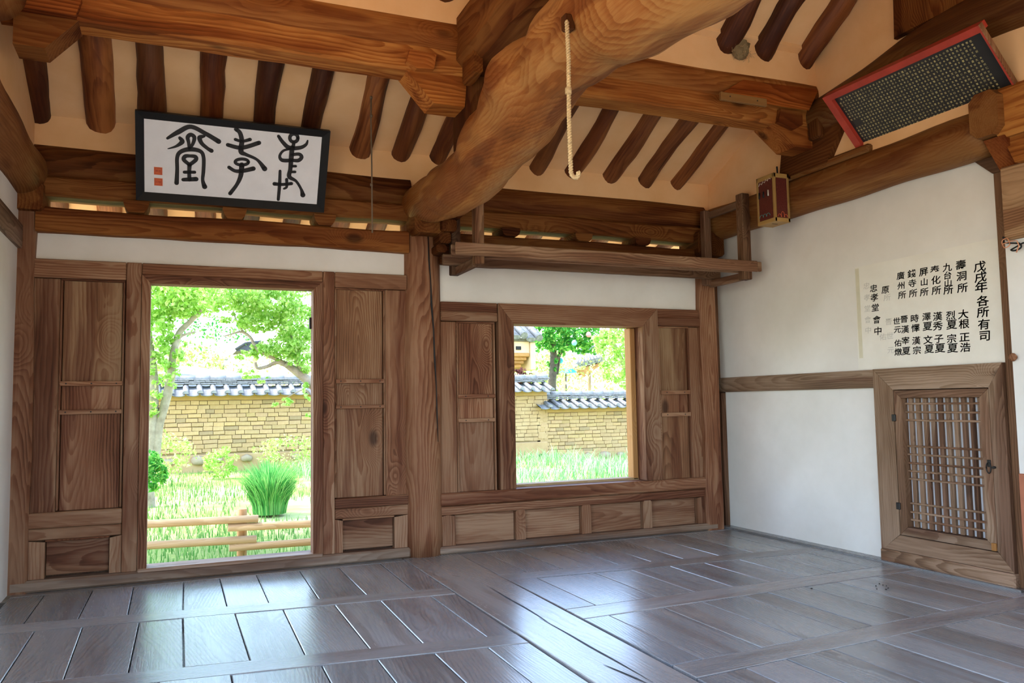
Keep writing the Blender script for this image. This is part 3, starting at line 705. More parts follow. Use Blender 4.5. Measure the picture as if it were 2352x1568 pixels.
PR('post', [(-.95, 2.68), (-1.42, 2.68), (-1.58, 2.90), (-1.58, 2.96), (-1.0, 2.96)], 'x', 4.985, 5.16, W_BEAM, gp, 'y', (.36, .29, .26))
B('purlin_end', (4.94, -1.42, 2.86), (5.0, -1.30, 3.05), W_BEAM, gp, 'z', .015, (.4, .33, .3))
# column head at the right edge: end of a cross beam on a wedge bracket
ch = thing('beam_head', (5.1, -2.6, 2.3), 'rounded beam end on a wedge bracket at the right edge above the white wall', 'beam')
hewn((4.945, -2.70, 2.485), (5.3, -2.53, 2.735), 'x', .04, 6, .006).build('beam_end', W_LOG, ch, 'x', (.6, .55, .48))
hewn((4.99, -3.3, 2.46), (5.22, -2.66, 2.73), 'y', .02, 4).build('purlin_block', W_BEAM, ch, 'y', (1.2, 1.05, .85))
PR('wedge_bracket', [(4.985, 2.47), (5.11, 2.31), (5.3, 2.31), (5.3, 2.47)], 'y', -2.70, -2.58, W_BEAM, ch, 'x', (.6, .38, .3))
PR('wedge_bracket', [(-2.66, 2.47), (-2.72, 2.315), (-3.3, 2.315), (-3.3, 2.47)], 'x', 5.03, 5.2, W_BEAM, ch, 'y', (1.25, 1.05, .8))
nl = thing('wall_lintel', (5.15, -3.4, 1.92), 'tall tan lintel board at the right edge above the white panel', 'beam')
hewn((5.075, -5.1, 1.915), (5.25, -2.60, 2.325), 'y', .01, 10, .003).build('timber', W_FRAME, nl, 'y', (1.12, .98, .78))
# left gable beams
lb = thing('gable_beam', (-.02, -1.3, 2.4), 'grey-topped beam along the left wall running to the corner post', 'beam')
Pl = [(-.025, y, 2.52+.008*math.sin(y*3)) for y in np.linspace(.12, -2.7, 22)]
MB().tube(Pl, [.150+.006*math.sin(k) for k in range(22)], 22, noise=.02).build('log', W_LOG, lb, 'y', (.7, .64, .56))
la = thing('gable_arch_beam', (.04, -2.0, 2.9), 'pale knotted log on the left gable at the upper left edge', 'beam')
MB().tube([(.05, y, z) for y, z in ((-1.38, 3.0), (-1.6, 3.02), (-2.0, 3.08), (-2.6, 3.15), (-3.4, 3.1))], .15, 20, noise=.03).build('log', W_LOG, la, 'y', (1.05, .98, .85))
# front row of posts and purlin carry the roof over the open side
for i, x in enumerate((0.0, 2.5, 5.05)):
    t = struct('front_column')
    logm((x, -5.35, -.3), (x, -5.35, 2.6), .14, None, 8, 16).build('shaft', W_WALL, t, 'z')
    t.location = (x, -5.35, -.3)
    for c_ in t.children: c_.matrix_basis = Matrix.Translation((-x+x, 0, .0)) @ (Matrix.Translation((0, 0, 1.45)) @ c_.matrix_basis.to_3x3().to_4x4())

# ------------------------------------------------------------------ rafters
def rafter(x, y0, y1, fz, r, label, tint, group, dx=0.0):
    n = 22; ys = np.linspace(y0, y1, n); ph = R.uniform(0, 6)
    P = [(x+dx*(k/(n-1))+.007*math.sin(k*.7+ph)+R.uniform(-.0035, .0035), y, fz(y)+.006*math.sin(k*.9+ph)) for k, y in enumerate(ys)]
    rad = [r*(1+.05*math.sin(k*.8+ph)+R.uniform(-.03, .03)) for k in range(n)]
    o = MB().tube(P, rad, 16, noise=.045).build('rafter', W_RAFT, None, (0, y1-y0, fz(y1)-fz(y0)), tint)
    return tag(o, label, 'rafter', group, 'thing')
low = lambda y: 2.80+.078-SL*y
upf = lambda y: 3.38+.088-SU*(y+1.3)
GL, GR, GU = 'lower rafters of the door bay', 'lower rafters of the window bay', 'upper rafters above the middle purlin'
dk, md, rd = (.55, .45, .42), (1.0, .9, .82), (1.25, 1.0, .8)
for x, r, tint, lab in (
    (.086, .066, (.9, .75, .62), 'short reddish rafter below the carved bracket in the upper left corner'),
    (.415, .088, (1.55, 1.35, 1.1), 'worm-eaten light brown rafter with a round end, left of the calligraphy plaque'),
    (.706, .084, dk, 'near-black rafter above the left end of the calligraphy plaque'),
    (1.056, .076, (1.15, .95, .8), 'reddish knotted rafter above the leftmost character of the calligraphy plaque'),
    (1.385, .074, dk, 'dark rafter above the middle character of the calligraphy plaque'),
    (1.692, .068, dk, 'dark leaning rafter above the right end of the calligraphy plaque'),
    (2.055, .078, (1.25, 1.1, .92), 'greyish brown rafter directly behind the thin hanging string'),
    (2.355, .072, (1.05, .92, .8), 'brown rafter between the hanging string and the curved beam'),
    (2.635, .068, md, 'rafter half hidden by the left side of the curved beam')):
    rafter(x, 1.25, -1.24, low, r, lab, tint, GL)
for x, r, tint, lab in (
    (3.43, .066, md, 'rafter just right of the curved beam, first of the row over the window bay'),
    (3.745, .070, (1.1, .95, .8), 'rafter whose lower end is behind the hook of the hanging rope'),
    (4.09, .074, md, 'rafter with a round knot, right of the hanging rope'),
    (4.41, .076, md, 'rafter split by a long black crack, over the window bay'),
    (4.715, .066, (1.1, .95, .8), 'last lower rafter before the right gable plaster')):
    rafter(x, 1.25, -1.24, low, r, lab, tint, GR)
ck = [o for o in COL.objects if o.get('label', '').startswith('rafter split')][0]
def rchild(name, mb, mat, par):
    WORLD[par] = par.matrix_basis.copy(); return mb.build(name, mat, par, 'y')
rchild('crack', MB().tube([(4.41+.01*math.sin(k*1.3)+.02*(k/9-.5), -.06-.125*k, low(-.06-.125*k)-.0735) for k in range(9)], [.003]+[.0075]*7+[.004], 5), INK, ck)
for x in (-.5, 2.95, 3.15, 5.1, 5.5):
    rafter(x, 1.25, .2, low, .07, 'rafter outside over the eave, seen only through the slot under the purlin', (1.3, 1.2, 1.0), 'outer eave rafters')
for x, lab, tint in ((4.265, 'dark upper rafter beside the mud nest', (.7, .55, .48)), (4.575, 'dark upper rafter between the nest and the gable rafter', (.6, .47, .4)),
                     (4.955, 'upper rafter next to the right gable plaster', (.8, .65, .55)), (2.28, 'rounded rafter end at the top edge left of the upper beam', (.9, .75, .62))):
    rafter(x, -1.26, -2.5, upf, .082, lab, tint, GU)

# ------------------------------------------------------------------ glyphs
GLY = {}
def glyph(ch):
    if ch not in GLY:
        cu = bpy.data.curves.new('g', 'FONT'); cu.body = ch; cu.size = 1.0; cu.resolution_u = 2; cu.offset = 0.006
        ob = bpy.data.objects.new('g', cu); COL.objects.link(ob)
        bpy.context.view_layer.update()
        dg = bpy.context.evaluated_depsgraph_get()
        me = bpy.data.meshes.new_from_object(ob.evaluated_get(dg))
        V = np.array([v.co[:] for v in me.vertices]); Fc = [list(p.vertices) for p in me.polygons]
        bpy.data.objects.remove(ob); bpy.data.curves.remove(cu); bpy.data.meshes.remove(me)
        if len(V):
            c = (V.min(0)+V.max(0))/2; V = V-c
            V[:, 2] = 0
        GLY[ch] = (V, Fc)
    return GLY[ch]
def put(m, ch, P, r, u, size, shear=0.0, wide=1.0):
    V, Fc = glyph(ch)
    if len(V) == 0: return
    m.add([np.array(P)+size*((v[0]*wide+shear*v[1])*np.array(r)+v[1]*np.array(u)) for v in V], Fc)

# ------------------------------------------------------------------ plaque over the door bay
def plane_frame(BL, BR, TL):
    BL, BR, TL = map(lambda a: np.array(a, float), (BL, BR, TL))
    u = BR-BL; w = np.linalg.norm(u); u /= w; v = TL-BL; v -= u*(v @ u); h = np.linalg.norm(v); v /= h
    return BL, u, v, np.cross(u, v), w, h
O, U, V_, N, PW, PH = plane_frame((.625, -.115, 2.384), (1.783, -.115, 2.390), (.622, -.385, 2.862))
def pl(u, v, n=0.0): return O+U*u+V_*v+N*n
pq = thing('calligraphy_plaque', tuple(pl(PW/2, 0)), 'black-framed white board with three large black seal-script characters, tilted above the door', 'plaque')
def slab(par, name, mat, u0, u1, v0, v1, n0, n1, P=pl, grain=None, tint=None):
    vs_ = [P(u, v, n) for u in (u0, u1) for v in (v0, v1) for n in (n0, n1)]
    fs = [(0, 1, 3, 2), (4, 6, 7, 5), (0, 4, 5, 1), (2, 3, 7, 6), (0, 2, 6, 4), (1, 5, 7, 3)]
    return MB().add(vs_, fs).build(name, mat, par, grain or 'x', tint)
def frame4(par, mat, P, W, H, w, n_in, n_out, n_back, names='frame_bar', ws=None):
    """mitred frame of four bars; face slopes from n_out at the outer edge to n_in at the inner edge"""
    wl_, wr_, wb_, wt_ = ws or (w, w, w, w)
    o = [(0, 0), (W, 0), (W, H), (0, H)]; i = [(wl_, wb_), (W-wr_, wb_), (W-wr_, H-wt_), (wl_, H-wt_)]
    for k in range(4):
        a, b, c, d = o[k], o[(k+1) % 4], i[(k+1) % 4], i[k]
        vs_ = [P(*a, n_out), P(*b, n_out), P(*c, n_in), P(*d, n_in), P(*a, n_back), P(*b, n_back), P(*c, n_back), P(*d, n_back)]
        MB().add(vs_, [[0, 1, 2, 3], [7, 6, 5, 4], [4, 5, 1, 0], [5, 6, 2, 1], [6, 7, 3, 2], [7, 4, 0, 3]]).build(names, mat, par, 'x')
frame4(pq, BLACK, pl, PW, PH, .048, .004, .030, -.02)
slab(pq, 'board', BOARD_WHITE, .04, PW-.04, .04, PH-.04, -.012, .002)
def on_pl(px, py, n=0.0):
    d = ray(px, py); t = (N @ (O-CAM)+n)/(N @ d); return CAM+t*d
def stroke(m, pts, w, n=0.004):
    """brush stroke: flat ribbon tube along photograph points of the board's own plane (crop units)"""
    c = np.array([on_pl(x/2.904, y/2.904, n) for x, y in pts]); k = max(8, 6*len(c))
    c = spline(c, k); ws = np.interp(np.linspace(0, 1, k), np.linspace(0, 1, len(w) if np.ndim(w) else 2), w if np.ndim(w) else [w, w])
    ws = ws*.00092*1.22
    T = np.gradient(c, axis=0); T /= np.linalg.norm(T, axis=1)[:, None]
    vs_ = []; fs = []
    for p, t, q in zip(c, T, ws):
        s_ = np.cross(N, t); s_ /= np.linalg.norm(s_); vs_ += [p-s_*q/2, p+s_*q/2]
    fs = [[2*i, 2*i+1, 2*i+3, 2*i+2] for i in range(k-1)]
    m.add(vs_, fs)
    for p, q in ((c[0], ws[0]), (c[-1], ws[-1])):
        ring = [p+q/2*(math.cos(a)*U+math.sin(a)*V_) for a in np.linspace(0, 2*math.pi, 13)[:-1]]
        m.add([p]+ring, [[0, 1+i, 1+(i+1) % 12] for i in range(12)])
def ell(cx, cy_, rx, ry, a0=0, a1=360, n=14): return [(cx+rx*math.cos(math.radians(a)), cy_+ry*math.sin(math.radians(a))) for a in np.linspace(a0, a1, n)]
m = MB()      # left character (hall)
stroke(m, [(1117, 922), (1190, 880), (1272, 845), (1370, 890), (1458, 943)], [14, 26, 24, 24, 28])
stroke(m, [(1120, 992), (1175, 975), (1215, 945), (1200, 920)], [5, 14, 26, 18])
stroke(m, [(1262, 990), (1258, 950), (1252, 915), (1272, 898), (1296, 915), (1288, 955), (1264, 992)], [16, 18, 22, 22, 22, 18, 16])
stroke(m, [(1362, 908), (1332, 918), (1345, 955), (1385, 990), (1410, 1005)], [14, 26, 22, 20, 24])
stroke(m, [(1178, 1220), (1182, 1130), (1182, 1050), (1205, 1012), (1265, 995), (1335, 1008), (1358, 1050), (1357, 1140), (1352, 1200), (1365, 1245)], [24, 20, 20, 22, 26, 22, 20, 20, 18, 28])
stroke(m, [(1264, 1098), (1226, 1065), (1236, 1042), (1268, 1040), (1303, 1045), (1306, 1066), (1266, 1098)], [20, 22, 22, 18, 22, 22, 20])
stroke(m, [(1264, 1098), (1262, 1150), (1264, 1198)], [24, 20, 22])
stroke(m, [(1230, 1148), (1298, 1148)], 18); stroke(m, [(1222, 1198), (1265, 1196), (1308, 1194)], [20, 24, 26])
m.build('character', INK, pq, 'x')
m = MB()      # middle character (filial piety)
stroke(m, [(1574, 862), (1600, 885), (1613, 940), (1608, 1010), (1640, 1030), (1715, 1065), (1765, 1125)], [22, 24, 26, 30, 20, 16, 30])
stroke(m, [(1570, 930), (1615, 942), (1668, 930)], [18, 16, 20]); stroke(m, [(1520, 966), (1612, 985), (1728, 952)], [22, 24, 24])
stroke(m, ell(1613, 1080, 44, 20), 18); stroke(m, [(1613, 1100), (1606, 1170), (1580, 1230), (1535, 1290)], [30, 26, 20, 22])
stroke(m, [(1528, 1116), (1570, 1140), (1625, 1138), (1690, 1124)], [20, 20, 24, 26])
m.build('character', INK, pq, 'x')
m = MB()      # right character (loyalty)
stroke(m, ell(1960, 920, 27, 27), 20); stroke(m, [(1960, 948), (1955, 985)], 20)
stroke(m, [(1858, 908), (1888, 950), (1930, 985), (2000, 985), (2040, 965), (2052, 938)], [18, 22, 26, 22, 18, 10])
stroke(m, [(1948, 985), (1942, 1060), (1936, 1130), (1930, 1178), (1975, 1208), (2008, 1260), (2020, 1300)], [28, 28, 24, 26, 16, 16, 30])
stroke(m, [(1938, 992), (1890, 1005), (1866, 1040), (1882, 1068), (1938, 1070)], [14, 14, 16, 22, 22])
stroke(m, [(1945, 1032), (1995, 1028), (2012, 1048), (1990, 1070), (1945, 1068)], [18, 20, 22, 22, 18])
stroke(m, [(1945, 1108), (1972, 1108)], 16); stroke(m, [(1940, 1146), (1968, 1146)], 16)
stroke(m, [(1868, 1140), (1865, 1230), (1856, 1330)], [16, 20, 18]); stroke(m, [(1830, 1226), (1885, 1230), (1944, 1224)], [22, 18, 20]); stroke(m, [(1912, 1196), (1912, 1245), (1894, 1258)], [18, 16, 12])
m.build('character', INK, pq, 'x')
for (sx, sy, chs) in ((1055, 1140, '忠孝'), (1057, 1213, '堂印')):
    c = on_pl(sx/2.904, sy/2.904, .004); e = .024
    P2 = lambda u, v, n=0.0, c=c: c+U*u+V_*v+N*n
    s_ = slab(pq, 'seal', SEAL_RED, -e, e, -e, e, 0, .0006, P2)
    m = MB()
    for k in range(2):
        for (q0, q1, q2, q3) in ((-.8, -.72, -.8, .8), (.72, .8, -.8, .8), (-.8, .8, -.8, -.72), (-.8, .8, .72, .8)):
            if k == 0: m.add([P2(q0*e, q2*e, .0012), P2(q1*e, q2*e, .0012), P2(q1*e, q3*e, .0012), P2(q0*e, q3*e, .0012)], [[0, 1, 2, 3]])
        put(m, chs[k], P2((.33 if k == 0 else -.33)*e, 0, .0012), U, V_, e*.7)
    m.build('seal_print', RED_PAINT, s_, 'x')

# ------------------------------------------------------------------ black inscription board on the right gable
O2, U2, V2, N2, QW, QH = plane_frame((5.05, -1.655, 2.716), (5.05, -2.768, 2.706), (4.765, -1.735, 3.035))
def pr(u, v, n=0.0): return O2+U2*u+V2*v+N2*n
ib = thing('inscription_board', tuple(pr(QW/2, 0)), 'long black board of small pale characters in a red frame on the right gable', 'plaque')
slab(ib, 'board', BOARD_BLACK, .01, QW-.01, .01, QH-.01, -.012, 0, pr)
slab(ib, 'frame_bar', RED_PAINT, 0, .052, 0, QH, -.032, .028, pr); slab(ib, 'frame_bar', RED_PAINT, 0, QW, QH-.04, QH, -.032, .029, pr)
slab(ib, 'frame_bar', RED_PAINT, QW-.012, QW, 0, QH, -.006, .030, pr); slab(ib, 'frame_bar', W_LOG, 0, QW, 0, .012, -.034, .012, pr, 'y', (.6, .52, .42))
slab(ib, 'side_board', W_FRAME, QW, QW+.006, -.002, QH+.003, .002, .031, pr, 'z', (1.3, 1.05, .8))
pool = '之人有生於天下以爲其所不可而者也是世孝忠先公祖子孫山水堂記年月日士大夫文行德義道心事家國君臣父母兄弟仁禮智信乃曰夫豈非故遂至乎在中上無與今古此名聲遺風百代傳繼述志學書'
rr = random.Random(3)
m = MB(); ncol, nrow = 41, 16; u0, u1, v1_, v0_ = .075, QW-.10, QH-.068, .03
for c in range(ncol):
    cc_ = ncol-1-c; u = u0+(u1-u0)*cc_/(ncol-1)
    rows = range(nrow)
    for k in rows:
        v = v1_-(v1_-v0_)*k/(nrow-1)
        ch = rr.choice(pool)
        if c == 0:
            if k < 4: ch = '忠孝堂記'[k]
            elif k == 4: continue
            if k == nrow-1: continue
        if c >= ncol-3 and k in (8, 9): continue
        if c == ncol-1 and k == 0: continue
        if c in (5, 9, 14, 22, 30) and k == nrow-1: continue
        put(m, ch, pr(u+rr.uniform(-.0016, .0016), v+rr.uniform(-.0016, .0016), .0015), U2, V2, .0138*rr.uniform(.82, 1.12), rr.uniform(-.05, .12))
m.build('lettering', GOLD_INK, ib, 'y')['kind'] = 'stuff'

# ------------------------------------------------------------------ ink notice on the right wall
nt = thing('paper_notice', (XR, -1.97, 1.25), 'large white paper notice with columns of black brush characters on the right wall', 'notice')
PR('paper_sheet', [(-1.43, 1.252), (-2.497, 1.252), (-2.497, 1.958), (-1.445, 1.955)], 'x', XR-.0025, XR-.0002, P_PAPER, nt, 'y')
m = MB(); mg = MB()
def wch(ch, px, py, size, mm=m, dx=0.0, sc_=True):
    P = on(px+dx, py, 0, XR-.0035)
    for oy, oz in (((0, 0), (.028, 0), (0, .022)) if size > .0501 or sc_ else ((0, 0),)): put(mm, ch, P+np.array([0, oy*size, oz*size]), (0, -1, 0), (0, 0, 1), size, .08, 1.22)
def Z(x, y): return 1900+x/5.2035, 560+y/5.2035
cols = [
 ('戊', 1825, 270, 1.1), ('戌', 1835, 395, 1.1), ('年', 1842, 515, 1.15), ('各', 1860, 680, 1.1), ('所', 1862, 815, 1.1), ('有', 1872, 960, 1.1), ('司', 1882, 1100, 1.1),
 ('壽', 1597, 250, 1), ('洞', 1605, 385, 1), ('所', 1617, 525, 1), ('大', 1627, 840, 1), ('根', 1637, 955, 1), ('正', 1642, 1115, 1), ('浩', 1650, 1235, 1),
 ('九', 1437, 280, .92), ('台', 1440, 375, .85), ('山', 1445, 465, .8), ('所', 1448, 550, .95), ('烈', 1477, 855, .95), ('夏', 1490, 965, 1.05), ('宗', 1487, 1130, .95), ('夏', 1500, 1245, 1.05),
 ('奉', 1287, 310, .95), ('化', 1300, 430, .95), ('所', 1305, 555, .95), ('漢', 1320, 865, .95), ('秀', 1322, 980, 1.0), ('子', 1335, 1135, .95), ('夏', 1350, 1245, 1.05),
 ('屛', 1152, 335, .95), ('山', 1160, 455, .85), ('所', 1160, 575, .9), ('澤', 1187, 870, .9), ('夏', 1200, 985, 1.0), ('文', 1205, 1145, .95), ('夏', 1220, 1255, 1.0),
 ('錢', 1010, 355, .9), ('寺', 1017, 470, .9), ('所', 1027, 590, .9), ('時', 1047, 890, .9), ('懌', 1055, 1005, .9), ('漢', 1065, 1155, .9), ('宗', 1072, 1270, .9),
 ('廣', 877, 380, .88), ('州', 882, 500, .85), ('所', 895, 610, .88), ('晉', 920, 900, .85), ('漢', 932, 1020, .88), ('宰', 937, 1155, .88), ('夏', 945, 1280, .95),
 ('世', 830, 920, .82), ('元', 840, 1025, .82), ('佑', 845, 1185, .82), ('燉', 850, 1290, .85),
 ('原', 695, 550, .9),
 ('忠', 555, 530, .9), ('孝', 563, 640, .95), ('堂', 575, 760, .92), ('會', 592, 905, .92), ('中', 607, 1040, .98)]
for ch, zx, zy, sc in cols:
    px, py = Z(zx, zy); m = MB(); wch(ch, px, py, .059*sc, m); m.build('character', INK, nt, 'y')
for ch, zx, zy in (('忠', 470, 500), ('孝', 475, 640), ('堂', 480, 770), ('會', 485, 905), ('中', 490, 1030), ('佑', 665, 1110), ('世', 750, 1095), ('元', 760, 1270), ('所', 715, 640), ('晉', 735, 930)):
    px, py = Z(zx, zy); m = MB(); wch(ch, px, py, .048, m, 0.0, False); m.build('faded_character', PALE_INK, nt, 'y')

B('tape_strip', (XR-.003, -1.475, 1.33), (XR-.0024, -1.443, 1.945), plain('yellowed_tape', srgb('cfc9b2'), var=.05), nt, 'z', 0)

# ------------------------------------------------------------------ hanging rack in front of the window bay
rk = thing('hanging_rack', (3.82, -.37, 2.0), 'wooden rack of rails hung from posts under the ceiling before the window bay', 'rack')
def rb(name, lo, hi, grain, tint=(1, .95, .88)): return B(name, lo, hi, W_FRAME, rk, grain, .006, tint)
yf, yr = -.585, -.155
rb('post', (2.70, yf-.035, 1.995), (2.765, yf+.035, 2.62), 'z', (1.0, .8, .62)); rb('post', (4.90, yf-.04, 1.985), (4.975, yf+.04, 2.66), 'z', (.95, .82, .7))
rb('post', (2.675, yr-.035, 1.985), (2.745, yr+.03, 2.62), 'z', (.65, .55, .48)); rb('post', (4.865, yr-.035, 2.0), (4.93, yr+.03, 2.62), 'z', (.62, .5, .44))
rb('front_rail', (2.555, yf-.055, 2.045), (5.02, yf-.037, 2.130), 'x', (1.15, 1.05, .95))
rb('front_rail', (2.555, yf+.037, 2.045), (5.02, yf+.06, 2.130), 'x', (1.1, 1.0, .9))
rb('rear_rail', (2.60, yr-.075, 2.045), (4.98, yr-.037, 2.125), 'x', (.7, .6, .52))
rb('side_arm', (2.700, yf+.03, 1.985), (2.745, yr-.0, 2.043), 'y', (.8, .68, .58)); rb('side_arm', (4.91, yf+.03, 1.985), (4.955, yr+.0, 2.043), 'y', (.95, .82, .72))
rb('top_arm', (4.905, yf+.03, 2.555), (4.945, yr-.0, 2.61), 'y', (.7, .58, .5))
rb('rail_stub', (5.02, yf-.052, 2.05), (5.06, yf-.02, 2.125), 'x', (.9, .78, .66))

# ------------------------------------------------------------------ small box on the gable beam
bx = thing('wooden_box', (4.90, -.98, 2.34), 'small wooden box with dark red patterned panels hung on the right wall beam', 'box')
bx0, bx1, by0, by1, bz0, bz1 = 4.825, 4.965, -1.075, -.885, 2.335, 2.69
B('body', (bx0+.006, by0+.006, bz0+.01), (bx1-.004, by1-.006, bz1-.008), W_BOX, bx, 'z', .002, (.8, .7, .55))
for z0, z1 in ((bz0, bz0+.03), (bz1-.032, bz1)):
    B('frame_rail', (bx0, by0, z0), (bx1, by1, z1), W_BOX, bx, 'y', .003, (1.05, .95, .75))
for x, y in ((bx0, by0), (bx0, by1-.02), (bx1-.02, by0)):
    B('frame_stile', (x, y, bz0), (x+.02, y+.02, bz1), W_BOX, bx, 'z', .003, (1.1, 1.0, .8))
PR('patterned_panel', [(by0+.022, bz0+.032), (by1-.022, bz0+.032), (by1-.022, bz1-.034), (by0+.022, bz1-.034)], 'x', bx0+.003, bx0+.007, DARK_PANEL, bx, 'z')
PR('patterned_panel', [(bx0+.022, bz0+.032), (bx1-.022, bz0+.032), (bx1-.022, bz1-.034), (bx0+.022, bz1-.034)], 'y', by0+.003, by0+.007, DARK_PANEL, bx, 'z')
m = MB()
for k in range(3):
    y = -.915-.045*k; c = bz1-.135
    m.tube([(bx0+.0015, y, c-.022), (bx0+.0015, y, c+.022)], .007, 8)
m.build('keyhole', INK, bx, 'z')
MB().tube([(bx0-.0005, -1.012, bz1-.155), (bx0-.0005, -1.012, bz1-.112)], .0045, 8).build('window_slip', WHITE_PAINT, bx, 'z')
m = MB().tube([(bx0+.002, -.91-.016*k, bz1-.062+.016*(k % 2)+.003*k) for k in range(9)], .0022, 5); m.build('painted_line', WHITE_PAINT, bx, 'y')
m = MB()
for k in range(3): m.tube([(bx0+.003, -.93-.035*k-.02*math.cos(a), bz0+.055+.02*math.sin(a)) for a in np.linspace(0, math.pi, 8)], .002, 5)
m.build('painted_line', TEAL_PAINT, bx, 'y')
m = MB()
for k, h_ in enumerate((.02, .04, .02)): m.tube([(bx0+.045+.028*k-.016*math.cos(a), by0+.002, bz0+.036+h_*math.sin(a)) for a in np.linspace(0, math.pi, 8)], .0018, 5)
m.build('painted_line', ORANGE_PAINT, bx, 'x')
B('money_slot', (4.865, -1.0, bz0-.001), (4.915, -.99, bz0+.002), INK, bx, 'x', 0)
MB().tube([(4.93, -1.0, bz1-.01), (4.93, -.995, bz1+.075)], .006, 8).build('antenna', BLACK, bx, 'z')

# ------------------------------------------------------------------ ropes, string, nest, nest board, cable, knob
def twist(path, r, n_str=2, pitch=.022, par=None, mat=ROPE, name='strand'):
    P = np.array(path, float); L = np.r_[0, np.cumsum(np.linalg.norm(np.diff(P, axis=0), axis=1))]; k = max(12, int(L[-1]/(pitch/6)))
    s_ = np.linspace(0, L[-1], k); C = np.stack([np.interp(s_, L, P[:, i]) for i in range(3)], 1)
    T = np.gradient(C, axis=0); T /= np.linalg.norm(T, axis=1)[:, None]
    a = np.cross(T, [1.0, .2, 0]); a /= np.linalg.norm(a, axis=1)[:, None]; b = np.cross(T, a); m = MB()
    for q in range(n_str):
        th = 2*np.pi*s_/pitch+2*np.pi*q/n_str
        m.tube(C+r*.55*(np.cos(th)[:, None]*a+np.sin(th)[:, None]*b), r*.62, 6)
    return m.build(name, mat, par, 'z')
xr_, yr_ = 2.262, -2.88
hook = [(xr_+.012*math.sin(a), yr_-.03+.03*math.cos(a), 1.955-.03*math.sin(a)) for a in np.linspace(0, 2.6, 10)]
o = twist([(xr_, yr_+.0, 2.555), (xr_+.004, yr_, 2.4), (xr_, yr_, 2.15), (xr_+.003, yr_, 1.96)]+hook[1:], .0085)
o.name = 'hanging_rope'; tag(o, 'twisted pale hemp rope hanging from a peg on the curved beam', 'rope', kind='thing')
MB().tube([(xr_, yr_, 2.285), (xr_, yr_, 2.262)], .013, 8).build('knot', ROPE, o, 'z')
sg = MB().tube([(2.006, -.60, 3.05), (2.004, -.60, 2.9), (2.008, -.601, 2.6), (2.010, -.60, 2.16)], .005, 6).build('hanging_string', CORD, None, 'z')
tag(sg, 'thin dark string hanging from a rafter left of the curved beam', 'string', kind='thing')
for z in (3.04, 2.92, 2.47): MB().tube([(2.006, -.60, z-.008), (2.006, -.60, z+.008)], .009, 6).build('knot', CORD, sg, 'z')
# mud nest
V = []; Fq = []
nst = MB(); cn = np.array(at(1697, 100, -1.33)); nu, nv = 14, 9
for i in range(nv+1):
    a = math.pi/2*i/nv
    for k in range(nu+1):
        th = math.pi*k/nu
        r_ = .070*math.cos(a)**.7*(1+.10*math.sin(5*th+i)+.10*R.uniform(-1, 1)); z = -.115*math.sin(a)
        V.append(cn+np.array([r_*math.cos(th), -r_*math.sin(th)*.85, z]))
for i in range(nv):
    for k in range(nu): Fq.append([i*(nu+1)+k, i*(nu+1)+k+1, (i+1)*(nu+1)+k+1, (i+1)*(nu+1)+k])
nst.add(V, Fq, True)
nst.add([V[k] for k in range(nu+1)], [list(range(nu+1))])
o = nst.build('bird_nest', MUD, None, 'x'); tag(o, 'small grey mud nest stuck beside the upper rafter end', 'nest', kind='thing')
m = MB()
for k in range(40):
    a = R.uniform(0, math.pi); rr_ = R.uniform(.05, .09); p = cn+np.array([rr_*math.cos(a), -rr_*math.sin(a)*.85, R.uniform(-.1, .0)])
    q = p+np.array([R.uniform(-.04, .04), R.uniform(-.02, .02), R.uniform(-.05, .02)]); m.tube([p, (p+q)/2, q], .0012, 4)
s_ = m.build('straw', ROPE, o, 'x'); s_['kind'] = 'stuff'
nb = thing('nest_board', (4.35, -1.33, 3.07), 'small plank shelf with a pale cleat fixed on the middle purlin below the nest', 'shelf')
q_ = [at(1655, 222, -1.42), at(1858, 254, -1.42), at(1878, 210, -1.345), at(1710, 188, -1.345)]
q_ = [np.array(p) for p in q_]; th_ = np.array([0, .012, .02])
MB().add(q_+[p+th_ for p in q_], [[0, 1, 2, 3], [7, 6, 5, 4], [4, 5, 1, 0], [5, 6, 2, 1], [6, 7, 3, 2], [7, 4, 0, 3]]).build('plank', W_BEAM, nb, 'x', (1.7, 1.3, .95))
cl_ = B('cleat', (4.10, -1.45, 3.0), (4.47, -1.425, 3.052), W_BOX, nb, 'x', .003, (.78, .62, .5))
for x in (4.17, 4.39): MB().tube([(x, -1.452, 3.028), (x, -1.445, 3.028)], .005, 6).build('nail', IRON, cl_)
# cable and pinkish cord at the right edge
cb = thing('cable_loop', (5.07, -2.62, 1.90), 'looped dark cable with a pinkish string tied at the right edge under the lintel', 'cable')
def loop(cy_, cz, ry, rz, a0, a1, x=5.07, n=20): return [(x-.004*math.sin(3*a), cy_+ry*math.cos(a), cz+rz*math.sin(a)) for a in np.linspace(a0, a1, n)]
cA = on(2331, 566, 0, 5.07)
MB().tube([(5.07, -2.60, 1.935), (5.065, -2.605, 1.90)]+loop(cA[1], cA[2], .035, .022, 2.6, 5.6)+[(5.068, cA[1]-.045, cA[2]+.01), (5.07, cA[1]-.12, cA[2]+.012), (5.07, cA[1]-.3, cA[2]+.02)], .0045, 6).build('cable', BLACK, cb, 'y')
cB = on(2311, 558, 0, 5.065)
PINK = plain('pinkish_string', srgb('c98a68'), rough=.8)
MB().tube(loop(cB[1], cB[2], .022, .026, 0, 6.2, 5.062)+[(5.06, cB[1]-.03, cB[2]+.004), (5.06, cA[1]-.02, cA[2]+.028), (5.06, cA[1]-.03, cA[2]), (5.062, cA[1]-.012, cA[2]-.035)], .003, 6).build('string', PINK, cb, 'y')
MB().tube([(5.055, -2.607, 1.93), (5.08, -2.607, 1.925)], .004, 6).build('nail', IRON, cb)
kP = on(2328, 820, 0, 5.09)
